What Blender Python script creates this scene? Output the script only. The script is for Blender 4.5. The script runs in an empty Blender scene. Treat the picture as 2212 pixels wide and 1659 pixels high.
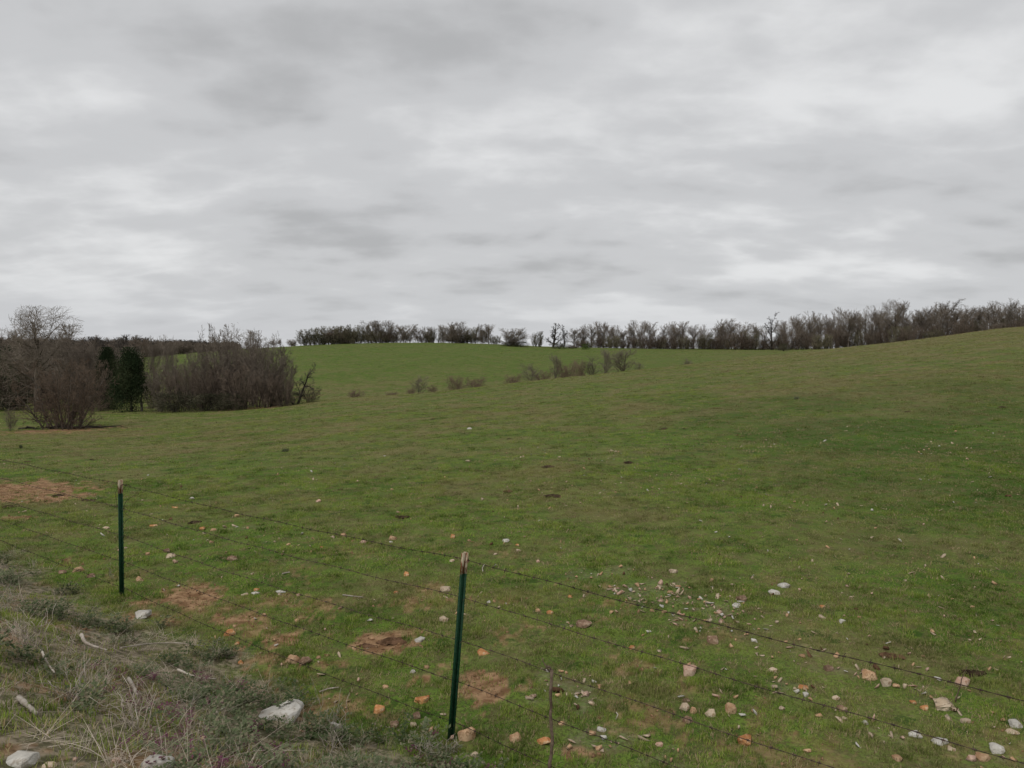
import bpy, math, random
import numpy as np
from mathutils import Vector, Matrix

# ---------------------------------------------------------------- camera, world, sun
SC = bpy.context.scene
COL = SC.collection
CAMZ = 2.85
F, CX, CY = 1640.0, 1106.0, 829.5          # focal length and centre of the picture plane (2212 x 1659 units)
HOR = 752.0
PITCH = math.atan((CY - HOR) / F)
SP, CP = math.sin(PITCH), math.cos(PITCH)
R = math.radians

cam = bpy.data.cameras.new("camera")
cam.sensor_width = 36.0
cam.lens = 36.0 * F / 2212.0
cam.clip_start = 0.05
cam.clip_end = 20000.0
camo = bpy.data.objects.new("camera", cam)
COL.objects.link(camo)
camo.location = (0, 0, CAMZ)
camo.rotation_euler = (math.pi / 2 - PITCH, 0, 0)
SC.camera = camo

SC.view_settings.view_transform = 'Standard'
SC.view_settings.look = 'None'
SC.view_settings.exposure = 0.0
SC.view_settings.gamma = 1.0

SUN_EL, SUN_AZ = R(48), R(-150)             # soft light from behind the camera's left
sun = bpy.data.lights.new("sun", 'SUN')
sun.energy = 1.5
sun.angle = R(25)
sun.color = (1.0, 0.97, 0.93)
suno = bpy.data.objects.new("sun", sun)
COL.objects.link(suno)
sd = Vector((math.sin(SUN_AZ) * math.cos(SUN_EL), math.cos(SUN_AZ) * math.cos(SUN_EL), math.sin(SUN_EL)))
suno.rotation_euler = sd.to_track_quat('Z', 'Y').to_euler()
suno.location = (0, -20, 60)


class NT:
    """small helper for writing node trees"""
    def __init__(s, tree):
        s.t = tree

    def n(s, typ, **kw):
        nd = s.t.nodes.new(typ)
        for k, v in kw.items():
            setattr(nd, k, v)
        return nd

    def l(s, a, b):
        s.t.links.new(a, b)

    def put(s, sock, v):
        if v is None:
            return
        if isinstance(v, bpy.types.NodeSocket):
            s.l(v, sock)
        else:
            sock.default_value = v

    def math(s, op, a, b=None, c=None, clamp=False):
        m = s.n('ShaderNodeMath', operation=op, use_clamp=clamp)
        s.put(m.inputs[0], a)
        s.put(m.inputs[1], b)
        s.put(m.inputs[2], c)
        return m.outputs[0]

    def vmath(s, op, a, b=None):
        m = s.n('ShaderNodeVectorMath', operation=op)
        s.put(m.inputs[0], a)
        s.put(m.inputs[1], b)
        return m.outputs[0]

    def noise(s, vec, scale, detail=4.0, rough=0.55, dist=0.0):
        m = s.n('ShaderNodeTexNoise')
        s.put(m.inputs['Vector'], vec)
        m.inputs['Scale'].default_value = scale
        m.inputs['Detail'].default_value = detail
        m.inputs['Roughness'].default_value = rough
        m.inputs['Distortion'].default_value = dist
        return m.outputs['Fac']

    def rng(s, v, a, b, c=0.0, d=1.0, smooth=True):
        m = s.n('ShaderNodeMapRange', interpolation_type='SMOOTHSTEP' if smooth else 'LINEAR')
        s.put(m.inputs['Value'], v)
        m.inputs['From Min'].default_value = a
        m.inputs['From Max'].default_value = b
        m.inputs['To Min'].default_value = c
        m.inputs['To Max'].default_value = d
        return m.outputs['Result']

    def mix(s, f, a, b, blend='MIX'):
        m = s.n('ShaderNodeMix', data_type='RGBA', blend_type=blend)
        s.put(m.inputs['Factor'], f)
        for sock, v in ((m.inputs['A'], a), (m.inputs['B'], b)):
            if isinstance(v, tuple) and len(v) == 3:
                v = (*v, 1.0)
            s.put(sock, v)
        return m.outputs['Result']


def build_world():
    w = bpy.data.worlds.new("World")
    SC.world = w
    w.use_nodes = True
    t = w.node_tree
    t.nodes.clear()
    k = NT(t)
    out = k.n('ShaderNodeOutputWorld')
    bg = k.n('ShaderNodeBackground')
    bg.inputs['Strength'].default_value = 0.1
    k.l(bg.outputs[0], out.inputs[0])
    sky = k.n('ShaderNodeTexSky', sky_type='NISHITA')
    sky.sun_disc = False
    sky.sun_elevation = SUN_EL
    sky.sun_rotation = SUN_AZ
    tc = k.n('ShaderNodeTexCoord')
    sep = k.n('ShaderNodeSeparateXYZ')
    k.l(tc.outputs['Generated'], sep.inputs[0])
    X, Y, Z = sep.outputs
    zz = k.math('ADD', k.math('MAXIMUM', Z, 0.0), 0.24)
    cmb = k.n('ShaderNodeCombineXYZ')
    k.l(k.math('DIVIDE', X, zz), cmb.inputs[0])
    k.l(k.math('DIVIDE', Y, zz), cmb.inputs[1])
    P = cmb.outputs[0]

    def off(v, x, y, z=0.0, sx=1.0, sy=1.0):
        m = k.n('ShaderNodeMapping')
        m.inputs['Location'].default_value = (x, y, z)
        m.inputs['Scale'].default_value = (sx, sy, 1.0)
        m.inputs['Rotation'].default_value = (0, 0, R(-10))
        k.l(v, m.inputs['Vector'])
        return m.outputs[0]
    big = k.noise(off(P, 3.1, 1.7), 0.8, 2.0, 0.45)
    # grey undersides of rounded cloud cells with brighter gaps between them, bent by a slow warp

    def warp(v, sc, amt, seed):
        n = k.n('ShaderNodeTexNoise')
        k.l(off(v, seed, seed * 1.7), n.inputs['Vector'])
        n.inputs['Scale'].default_value = sc
        n.inputs['Detail'].default_value = 2.5
        n.inputs['Roughness'].default_value = .5
        c = k.vmath('SUBTRACT', n.outputs['Color'], (.5, .5, .5))
        m = k.n('ShaderNodeVectorMath', operation='SCALE')
        k.l(c, m.inputs[0])
        m.inputs['Scale'].default_value = amt
        return k.vmath('ADD', v, m.outputs[0])

    def cells(sc, x, y, amt):
        m = k.n('ShaderNodeTexVoronoi', feature='SMOOTH_F1', voronoi_dimensions='2D')
        k.l(off(warp(P, sc * .9, amt / sc, x), x, y, 0, .8, 1.15), m.inputs['Vector'])
        m.inputs['Scale'].default_value = sc
        m.inputs['Smoothness'].default_value = 1.0
        return m.outputs['Distance']
    c1 = cells(1.95, 4.9, 3.3, 1.1)
    c2 = cells(4.2, 6.4, 1.2, 1.0)
    fin = k.noise(off(P, 9.3, 4.2), 4.0, 6.0, 0.58)
    v = k.math('ADD', k.math('MULTIPLY', big, 0.42), k.math('MULTIPLY', c1, 0.23))
    v = k.math('ADD', v, k.math('MULTIPLY', c2, 0.13))
    v = k.math('ADD', v, k.math('MULTIPLY', fin, 0.24))
    v = k.math('ADD', v, 0.015)
    # thin bright seams where neighbouring banks of cloud meet
    for sc_, ox, oy, am in ((1.7, 5.5, 2.2, .50), (3.6, 1.5, 7.2, .30)):
        r_ = k.noise(off(warp(P, 2.5, .18, ox), ox, oy, 0, .7, 1.25), sc_, 4.0, 0.5)
        r_ = k.math('ABSOLUTE', k.math('SUBTRACT', r_, 0.5))
        v = k.math('ADD', v, k.math('MULTIPLY', k.math('SUBTRACT', 0.075, r_), am))

    # broad bright and dark banks of the cloud deck, given by direction (tan of azimuth, tan of elevation)
    yy = k.math('MAXIMUM', Y, 0.05)
    A = k.math('DIVIDE', X, yy)
    E = k.math('DIVIDE', Z, yy)
    for (px, py, rx, ry, amp) in ((900, 330, 520, 130, .10), (1050, 300, 200, 90, .06), (380, 80, 480, 95, -.13), (1050, 60, 300, 90, -.07),
                                  (1800, 250, 450, 330, .02), (150, 560, 420, 80, .08), (640, 235, 230, 55, -.07),
                                  (1450, 395, 420, 60, -.07), (700, 480, 350, 60, -.04), (2150, 500, 300, 60, -.05), (200, 230, 260, 45, .07),
                                  (1500, 60, 240, 90, .02), (400, 640, 200, 25, .04)):
        a0, e0 = (px - CX) / F, (HOR - py) / F
        da = k.math('DIVIDE', k.math('SUBTRACT', A, a0), rx / F)
        de = k.math('DIVIDE', k.math('SUBTRACT', E, e0), ry / F)
        q = k.math('ADD', k.math('MULTIPLY', da, da), k.math('MULTIPLY', de, de))
        g = k.math('EXPONENT', k.math('MULTIPLY', q, -1.0))
        v = k.math('ADD', v, k.math('MULTIPLY', g, amp * .95))
    ramp = k.n('ShaderNodeValToRGB')
    k.l(v, ramp.inputs[0])
    cr = ramp.color_ramp
    cr.interpolation = 'EASE'
    cr.elements[0].position = 0.30
    cr.elements[0].color = (0.455, 0.459, 0.466, 1)
    cr.elements[1].position = 0.67
    cr.elements[1].color = (0.775, 0.78, 0.785, 1)
    e = cr.elements.new(0.48)
    e.color = (0.59, 0.595, 0.605, 1)
    cloud = ramp.outputs[0]
    # far cloud low over the horizon is bluish and even
    hz = k.rng(Z, 0.015, 0.11, 0.5, 0.0)
    cloud = k.mix(hz, cloud, (0.57, 0.585, 0.615))
    c10 = k.mix(1.0, cloud, (10.0, 10.0, 10.0), 'MULTIPLY')
    col = k.mix(0.97, sky.outputs[0], c10)
    k.l(col, bg.inputs['Color'])


build_world()

# ---------------------------------------------------------------- numeric noise


def _h(ix, iy, seed):
    n = (ix.astype(np.int64) * 374761393 + iy.astype(np.int64) * 668265263 + seed * 1442695041) & 0x7fffffff
    n = ((n ^ (n >> 13)) * 1274126177) & 0x7fffffff
    n = (n ^ (n >> 16)) & 0xffff
    return n / 65535.0


def vn(x, y, seed=0):
    x = np.asarray(x, float)
    y = np.asarray(y, float)
    ix, iy = np.floor(x), np.floor(y)
    fx, fy = x - ix, y - iy
    fx = fx * fx * (3 - 2 * fx)
    fy = fy * fy * (3 - 2 * fy)
    a, b = _h(ix, iy, seed), _h(ix + 1, iy, seed)
    c, d = _h(ix, iy + 1, seed), _h(ix + 1, iy + 1, seed)
    return (a * (1 - fx) + b * fx) * (1 - fy) + (c * (1 - fx) + d * fx) * fy


def fbm(x, y, seed=0, octs=4):
    s, a, t = 0.0, 1.0, 0.0
    for i in range(octs):
        s = s + a * vn(x * 2 ** i + 17.3 * i, y * 2 ** i - 9.1 * i, seed + i)
        t += a
        a *= 0.5
    return s / t


def sst(x, a, b):
    t = np.clip((np.asarray(x, float) - a) / (b - a), 0, 1)
    return t * t * (3 - 2 * t)

# ---------------------------------------------------------------- projection helpers


def unproj(px, py, Y):
    a, b = (px - CX) / F, (CY - py) / F
    dy, dz = CP + b * SP, -SP + b * CP
    s = Y / dy
    return a * s, Y, CAMZ + dz * s


def proj(X, Y, Z):
    z = np.asarray(Z, float) - CAMZ
    dep = Y * CP - z * SP
    dep = np.where(dep < 0.05, 0.05, dep)
    return CX + F * X / dep, CY - F * (Y * SP + z * CP) / dep


def zy(D, y):
    return unproj(CX, y, D)[2]


# ---------------------------------------------------------------- terrain
COLS = {
    0:    [(10, 0), (20, -.3), (42, -1.65), (60, -2.35), (75, -2.7), (120, -4), (200, -4), (300, -1), (420, 1.6), (600, 2.2), (1500, 2), (6000, 0)],
    300:  [(10, 0), (20, -.35), (42, -1.5), (58, -2.1), (75, -2.9), (120, -4.5), (180, -2.4), (232, zy(232, 770)), (300, -2), (420, .3), (600, 1.0), (1500, 2), (6000, 0)],
    450:  [(10, 0), (20, -.25), (40, -1.2), (58, -1.95), (75, -2.6), (120, -4.2), (180, -1.2), (236, zy(236, 757)), (320, 0), (450, 1), (600, 0), (6000, 0)],
    620:  [(10, 0), (20, -.15), (40, -.95), (58, zy(58, 877)), (74, -2.6), (110, -4.3), (175, -.5), (236, zy(236, 744)), (320, 2), (600, 0), (6000, 0)],
    750:  [(10, 0), (20, -.1), (40, -.6), (60, zy(60, 855)), (80, -2.6), (115, -4.4), (172, 0), (236, zy(236, 739)), (280, 4.5), (400, 3), (6000, 0)],
    900:  [(10, 0), (20, -.05), (40, -.42), (64, zy(64, 848)), (85, -2.5), (118, -4.0), (172, .6), (234, zy(234, 737)), (280, 4.8), (400, 3), (6000, 0)],
    1060: [(10, 0), (20, 0), (40, -.22), (70, zy(70, 830)), (90, -2.0), (125, -3.3), (176, .9), (236, zy(236, 741)), (280, 4.3), (400, 3), (6000, 0)],
    1150: [(10, 0), (20, .03), (40, -.02), (75, zy(75, 819)), (96, -1.7), (127, -2.8), (180, .8), (240, zy(240, 748)), (280, 3.2), (400, 2), (6000, 0)],
    1400: [(10, 0), (20, .15), (40, .5), (92, zy(92, 793)), (110, -.7), (132, -1.4), (190, .6), (250, zy(250, 751)), (290, 2.7), (400, 2), (6000, 0)],
    1600: [(10, 0), (20, .25), (40, .9), (104, zy(104, 771)), (125, 1.0), (150, .5), (200, 1.2), (255, zy(255, 753)), (290, 2.4), (400, 2), (6000, 0)],
    1750: [(10, 0), (20, .35), (40, 1.25), (116, zy(116, 756)), (150, 2.0), (200, 2.1), (258, zy(258, 754)), (290, 2.2), (400, 2), (6000, 0)],
    1950: [(10, 0), (20, .5), (40, 1.7), (80, 3.1), (120, zy(120, 737)), (160, 3.7), (260, 3.2), (400, 2), (6000, 0)],
    2212: [(10, 0), (20, .7), (40, 2.3), (75, 4.5), (115, zy(115, 700)), (160, 6.6), (260, 6), (400, 4), (6000, 0)],
}
GU = np.linspace(-0.72, 0.72, 361)
GS = np.linspace(math.log(8), math.log(6000), 420)
_cu = np.array([(x - CX) / F for x in COLS])
_cz = []
for x, ks in COLS.items():
    _cz.append(np.interp(GS, [math.log(8)] + [math.log(k[0]) for k in ks], [0.0] + [k[1] for k in ks]))
_cz = np.array(_cz)
GZ = np.array([np.interp(GU, _cu, _cz[:, i]) for i in range(len(GS))])          # [s, u]


def blur(a, sig, axis):
    n = int(3 * sig)
    kx = np.exp(-0.5 * (np.arange(-n, n + 1) / sig) ** 2)
    kx /= kx.sum()
    pad = [(0, 0), (0, 0)]
    pad[axis] = (n, n)
    b = np.pad(a, pad, mode='edge')
    return np.apply_along_axis(lambda m: np.convolve(m, kx, 'valid'), axis, b)


GZ = blur(blur(GZ, 4.5, 0), 9.0, 1)

P1 = (-0.44, 5.40)
P0 = (-4.47, 8.60)
FD = np.array([P1[0] - P0[0], P1[1] - P0[1]])
FL = float(np.hypot(*FD))
FDn = FD / FL
FN = np.array([-FDn[1], FDn[0]])            # points to the far side of the fence
if FN[1] < 0:
    FN = -FN


def side(X, Y):
    """metres from the fence towards the road (negative beyond the fence)"""
    return -((X - P1[0]) * FN[0] + (Y - P1[1]) * FN[1])


def H(X, Y, micro=True):
    X = np.asarray(X, float)
    Y = np.asarray(Y, float)
    r = np.hypot(X, Y) + 1e-9
    th = np.clip(np.arctan2(X, Y), -math.atan(.72), math.atan(.72))
    D = r * np.cos(th)
    u = np.tan(th)
    si = np.clip((np.log(np.maximum(D, 8.0)) - GS[0]) / (GS[1] - GS[0]), 0, len(GS) - 1.001)
    ui = np.clip((u - GU[0]) / (GU[1] - GU[0]), 0, len(GU) - 1.001)
    i, j = si.astype(int), ui.astype(int)
    a, b = si - i, ui - j
    z = (GZ[i, j] * (1 - a) + GZ[i + 1, j] * a) * (1 - b) + (GZ[i, j + 1] * (1 - a) + GZ[i + 1, j + 1] * a) * b
    z = z * (1 - np.clip(-Y / 60.0, 0, 1))
    s = side(X, Y)
    z = z + 1.2 * sst(s, .15, 3.3)
    if micro:
        q = 1 - sst(s, 3.0, 4.0) * .7
        z = z + (fbm(X * .22, Y * .22, 5, 3) - .5) * .16 * sst(r, 7, 25)
        z = z + (fbm(X * 1.5, Y * 1.5, 11, 3) - .5) * .055 * q * (1 - sst(r, 30, 90))
        z = z + (fbm(X * 6.5, Y * 6.5, 21, 2) - .5) * .035 * q * (1 - sst(r, 20, 50))
        z = z + (fbm(X * .035, Y * .035, 31, 2) - .5) * .5 * sst(r, 90, 200)
    return z


def hz(x, y):
    return float(H(np.array([x]), np.array([y]))[0])


def hit(px, py, lo=2.2, hi=900.0):
    """the point of the ground seen through a pixel"""
    D = np.exp(np.linspace(math.log(lo), math.log(hi), 5000))
    X, Y, Z = unproj(px, py, D)
    g = H(X, Y)
    below = np.nonzero(Z < g)[0]
    i = below[0] if len(below) else len(D) - 1
    return float(X[i]), float(D[i]), float(g[i])


# ---------------------------------------------------------------- ground cover maps (world positions)
def patch(px, py, rx, ry):
    x, y, z = hit(px, py)
    x1, y1, _ = hit(px + rx, py)
    _, yf, _ = hit(px, py - ry)
    _, yn, _ = hit(px, py + ry)
    return x, y, max(.08, abs(x1 - x)), max(.08, min(abs(yf - yn) * .5, 6.0))


DIRT = [patch(*p) + (w,) for *p, w in (
    (40, 1062, 130, 22, 1.4), (130, 1075, 60, 12, 1.0), (390, 1292, 85, 24, 1.3), (330, 1332, 40, 10, .9), (500, 1335, 70, 16, .7), (600, 1385, 70, 20, .85),
    (845, 1388, 75, 20, 1.0), (800, 1405, 45, 12, .45), (1045, 1490, 48, 40, 1.2), (900, 1470, 70, 18, .8), (1105, 1580, 50, 12, .3), (950, 1440, 40, 8, .3),
    (1060, 1530, 40, 10, .35), (700, 1445, 60, 16, .55), (110, 931, 95, 6, 1.1), (180, 926, 90, 4, .8), (565, 880, 55, 3, .7), (660, 858, 40, 2, .5), (130, 1210, 60, 12, .35), (760, 1210, 50, 10, .2),
    (860, 1255, 50, 8, .25), (1990, 1440, 50, 10, .4), (430, 1250, 60, 8, .2), (20, 1120, 60, 6, .6), (1240, 1630, 70, 18, .4), (1700, 1580, 60, 16, .35), (300, 1180, 50, 8, .15),
    (620, 1300, 60, 10, .2), (1330, 1310, 60, 10, .3), (1500, 1380, 70, 10, .25), (560, 1450, 60, 16, .5), (1640, 1640, 80, 12, .3))]
PALE = [patch(*p) + (w,) for *p, w in (
    (1310, 1240, 80, 16, 1.), (1400, 1275, 90, 20, 1.1), (1490, 1300, 90, 18, 1.1), (1570, 1325, 80, 16, .8), (1650, 1370, 80, 16, .7), (1500, 1340, 80, 16, .5), (1750, 1405, 80, 16, .5), (1850, 1450, 80, 16, .45), (1960, 1500, 80, 18, .45), (1205, 1480, 40, 40, 1.1), (1250, 1505, 40, 28, .9),
    (1290, 1600, 60, 20, .9), (1440, 1640, 60, 20, .7), (1330, 1590, 60, 16, .8), (500, 1143, 40, 4, .8), (1160, 1505, 30, 20, .4), (1240, 1350, 40, 10, .6), (1680, 1480, 50, 18, .6), (2100, 1560, 120, 25, .4),
    (1960, 1600, 110, 22, .5), (1830, 1520, 50, 16, .5), (1590, 1600, 60, 16, .4), (60, 1620, 120, 20, .7), (620, 1165, 120, 14, .35), (700, 1190, 80, 14, .3), (2140, 1640, 90, 14, .5), (1450, 1230, 30, 8, .4))]


def cover(X, Y):
    """dirt, pale, weed, dead-grass and dryness maps at world points"""
    n1 = fbm(X * 2.3, Y * 2.3, 41, 4)
    n2 = fbm(X * 7.0, Y * 7.0, 51, 3)
    dirt = np.zeros_like(X)
    for (x, y, a, b, w) in DIRT:
        q = ((X - x) / a) ** 2 + ((Y - y) / b) ** 2
        dirt = np.maximum(dirt, w * np.exp(-q * .9))
    n4 = fbm(X * 19.0, Y * 19.0, 45, 3)
    dirt = sst(dirt + (n1 - .5) * 1.2 + (n2 - .5) * 1.1 + (n4 - .5) * 1.1, .44, .66) * sst(dirt, .06, .3)
    r = np.hypot(X, Y)
    bare = sst(fbm(X * 1.9, Y * 1.9, 61, 4) + (n4 - .5) * .5, .66, .74) * .7 * (1 - sst(r, 8, 13)) * (1 - .6 * sst(X, 0, 3))
    dirt = np.maximum(dirt, bare)
    pale = np.zeros_like(X)
    for (x, y, a, b, w) in PALE:
        q = ((X - x) / a) ** 2 + ((Y - y) / b) ** 2
        pale = np.maximum(pale, w * np.exp(-q * .8))
    pale = sst(pale + (n2 - .5) * 1.5 + (n1 - .5) * .6, .42, .75) * (pale > .04)
    s = side(X, Y)
    t = (X - P1[0]) * FDn[0] + (Y - P1[1]) * FDn[1]          # along the fence, 0 at the near post, negative to the left
    n3 = fbm(X * .9, Y * .9, 71, 3)
    near = r < 16
    weed = sst(s + (n1 - .5) * 1.3 + (n3 - .5) * 1.2, .2, .7) * (1 - sst(t, -1.0, .5)) * near
    weed2 = sst(s + (n1 - .5) * .7, .15, .5) * near
    weed = np.maximum(weed, weed2 * .9 * (1 - sst(t, .2, 1.1)))
    dead = weed * sst(n3 + .25 * sst(s, .8, 2.0) + (n2 - .5) * .45 + .12 * sst(-t, 1.5, 3.5), .50, .62)
    dry = fbm(X * .05 + 3, Y * .05, 81, 3)
    dry = np.clip(sst(dry, .40, .66) + .55 * sst(X - .25 * Y, 10, 60) * sst(r, 40, 90) * (1 - sst(r, 150, 190)), 0, 1)
    return dirt, pale, weed, dead, dry


# ---------------------------------------------------------------- tagging and mesh helpers
def tag(o, label=None, cat=None, group=None, kind=None):
    if label:
        o['label'] = label
    if cat:
        o['category'] = cat
    if group:
        o['group'] = group
    if kind:
        o['kind'] = kind
    return o


def empty(name, loc, rz=0.0):
    o = bpy.data.objects.new(name, None)
    o.empty_display_size = 0.2
    COL.objects.link(o)
    o.location = loc
    o.rotation_euler = (0, 0, rz)
    return o


def mesh_np(name, V, Fc, mats=(), smooth=False, attrs=None):
    """mesh from an (n,3) array and a list of face index arrays, each (m,k)"""
    me = bpy.data.meshes.new(name)
    V = np.asarray(V, np.float32)
    me.vertices.add(len(V))
    me.vertices.foreach_set("co", V.ravel())
    Fc = [np.asarray(f, np.int32) for f in Fc if len(f)]
    tot = np.concatenate([np.full(len(f), f.shape[1], np.int32) for f in Fc])
    idx = np.concatenate([f.ravel() for f in Fc])
    me.loops.add(len(idx))
    me.loops.foreach_set("vertex_index", idx)
    me.polygons.add(len(tot))
    st = np.zeros(len(tot), np.int32)
    st[1:] = np.cumsum(tot)[:-1]
    me.polygons.foreach_set("loop_start", st)
    me.polygons.foreach_set("loop_total", tot)
    if smooth:
        me.polygons.foreach_set("use_smooth", np.ones(len(tot), bool))
    for m in mats:
        me.materials.append(m)
    for k, a in (attrs or {}).items():
        at = me.attributes.new(k, 'FLOAT', 'POINT')
        at.data.foreach_set("value", np.asarray(a, np.float32))
    me.update(calc_edges=True)
    me.validate()
    return me


def link(name, me, parent=None, loc=None):
    o = bpy.data.objects.new(name, me)
    COL.objects.link(o)
    if parent is not None:
        o.parent = parent
    if loc is not None:
        o.location = loc
    return o


def seg_mesh(name, segs, mat, n=4):
    """tapered prisms for an array of segments (x0 y0 z0 x1 y1 z1 r0 r1)"""
    S = np.asarray(segs, float).reshape(-1, 8)
    a, b = S[:, :3], S[:, 3:6]
    d = b - a
    L = np.linalg.norm(d, axis=1, keepdims=True) + 1e-9
    d = d / L
    ref = np.where(np.abs(d[:, 2:3]) > .8, np.array([[1., 0, 0]]), np.array([[0, 0, 1.]]))
    u = np.cross(d, ref)
    u /= np.linalg.norm(u, axis=1, keepdims=True) + 1e-9
    v = np.cross(d, u)
    m = len(S)
    V = np.zeros((m, 2 * n, 3))
    for k in range(n):
        c, s = math.cos(2 * math.pi * k / n), math.sin(2 * math.pi * k / n)
        off = u * c + v * s
        V[:, k] = a + off * S[:, 6:7]
        V[:, n + k] = b + off * S[:, 7:8]
    base = (np.arange(m) * 2 * n)[:, None]
    Fs = []
    for k in range(n):
        k2 = (k + 1) % n
        Fs.append(np.concatenate([base + k, base + k2, base + n + k2, base + n + k], axis=1))
    return mesh_np(name, V.reshape(-1, 3), [np.concatenate(Fs)], [mat])


def tube(pts, rad, n=6):
    """one continuous tube along a polyline: verts, faces"""
    P = np.asarray(pts, float)
    m = len(P)
    rad = np.broadcast_to(np.asarray(rad, float), (m,))
    T = np.gradient(P, axis=0)
    T /= np.linalg.norm(T, axis=1, keepdims=True) + 1e-9
    ref = np.array([0, 0, 1.0]) if abs(T[0, 2]) < .8 else np.array([1.0, 0, 0])
    U = np.cross(T, ref)
    U /= np.linalg.norm(U, axis=1, keepdims=True) + 1e-9
    W = np.cross(T, U)
    ang = np.arange(n) * 2 * math.pi / n
    V = P[:, None] + rad[:, None, None] * (U[:, None] * np.cos(ang)[None, :, None] + W[:, None] * np.sin(ang)[None, :, None])
    i = np.arange(m - 1)[:, None] * n
    k = np.arange(n)[None]
    k2 = (k + 1) % n
    Fq = np.stack([i + k, i + k2, i + n + k2, i + n + k], -1).reshape(-1, 4)
    V = V.reshape(-1, 3)
    # end caps as fans
    c0, c1 = len(V), len(V) + 1
    V = np.concatenate([V, P[:1], P[-1:]])
    kk = np.arange(n)
    T0 = np.stack([np.full(n, c0), (kk + 1) % n, kk], -1)
    T1 = np.stack([np.full(n, c1), (m - 1) * n + kk, (m - 1) * n + (kk + 1) % n], -1)
    return V, Fq, np.concatenate([T0, T1])


def join(parts):
    Vs, Q, T, o = [], [], [], 0
    for V, q, t in parts:
        Vs.append(V)
        if len(q):
            Q.append(np.asarray(q) + o)
        if len(t):
            T.append(np.asarray(t) + o)
        o += len(V)
    return np.concatenate(Vs), (np.concatenate(Q) if Q else np.zeros((0, 4), int)), (np.concatenate(T) if T else np.zeros((0, 3), int))


def box(x0, x1, y0, y1, z0, z1):
    V = np.array([(x, y, z) for z in (z0, z1) for (x, y) in ((x0, y0), (x1, y0), (x1, y1), (x0, y1))], float)
    q = np.array([(3, 2, 1, 0), (4, 5, 6, 7), (0, 1, 5, 4), (1, 2, 6, 5), (2, 3, 7, 6), (3, 0, 4, 7)])
    return V, q, np.zeros((0, 3), int)


# ---------------------------------------------------------------- materials
def mat_new(name):
    m = bpy.data.materials.new(name)
    m.use_nodes = True
    t = m.node_tree
    k = NT(t)
    b = t.nodes['Principled BSDF']
    b.inputs['Roughness'].default_value = 0.85
    if 'Specular IOR Level' in b.inputs:
        b.inputs['Specular IOR Level'].default_value = 0.06
    return m, k, b


def mat_mix(name, a, c, scale=4.0, rough=.85, bump=0.0, obj=True, vary=.25, third=None, trans=False):
    m, k, b = mat_new(name)
    tc = k.n('ShaderNodeTexCoord')
    geo = k.n('ShaderNodeNewGeometry')
    vec = tc.outputs['Object'] if obj else geo.outputs['Position']
    n = k.noise(vec, scale, 5.0, .6)
    col = k.mix(k.rng(n, .38, .62), a, c)
    if third:
        n2 = k.noise(vec, scale * 2.7, 4.0, .6)
        col = k.mix(k.rng(n2, .52, .66), col, third)
    oi = k.n('ShaderNodeObjectInfo')
    hs = k.n('ShaderNodeHueSaturation')
    k.l(k.rng(oi.outputs['Random'], 0, 1, 1 - vary, 1 + vary, False), hs.inputs['Value'])
    k.l(col, hs.inputs['Color'])
    k.l(hs.outputs[0], b.inputs['Base Color'])
    b.inputs['Roughness'].default_value = rough
    if bump:
        bp = k.n('ShaderNodeBump')
        bp.inputs['Strength'].default_value = bump
        bp.inputs['Distance'].default_value = .02
        k.l(k.noise(vec, scale * 5, 4.0, .65), bp.inputs['Height'])
        k.l(bp.outputs[0], b.inputs['Normal'])
    return m


def field_tone(k, P):
    """0 lush .. 1 dry: the higher slope on the right is browner, with ragged patches everywhere"""
    sp = k.n('ShaderNodeSeparateXYZ')
    k.l(P, sp.inputs[0])
    x, y = sp.outputs[0], sp.outputs[1]
    slope = k.rng(k.math('SUBTRACT', x, k.math('MULTIPLY', y, .12)), 2.0, 40.0)
    near = k.rng(y, 22.0, 55.0)
    far = k.rng(y, 125.0, 160.0, 1.0, 0.65)
    reg = k.math('MULTIPLY', k.math('MULTIPLY', slope, near), far)
    n1 = k.rng(k.noise(P, .09, 5.0, .62, .3), .42, .64)
    n2 = k.rng(k.noise(P, .45, 5.0, .65, .2), .44, .64)
    t = k.math('ADD', k.math('MULTIPLY', n1, .36), k.math('MULTIPLY', n2, .58))
    band = k.math('MULTIPLY', k.rng(y, 18.0, 30.0), k.rng(y, 135.0, 125.0))
    t = k.math('ADD', t, k.math('MULTIPLY', band, k.math('ADD', .10, k.math('MULTIPLY', n2, .30))))
    t = k.math('ADD', t, k.math('MULTIPLY', reg, k.math('ADD', .38, k.math('MULTIPLY', n2, .38))))
    return k.math('MINIMUM', k.math('MULTIPLY', t, far), 1.0)


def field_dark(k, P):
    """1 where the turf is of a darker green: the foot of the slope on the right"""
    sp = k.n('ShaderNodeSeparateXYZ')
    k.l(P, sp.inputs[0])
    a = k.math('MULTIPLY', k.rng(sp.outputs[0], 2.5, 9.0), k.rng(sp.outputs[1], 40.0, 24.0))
    return k.math('MULTIPLY', a, k.rng(k.noise(P, .35, 4.0, .6), .36, .60, .25, .75))


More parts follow.
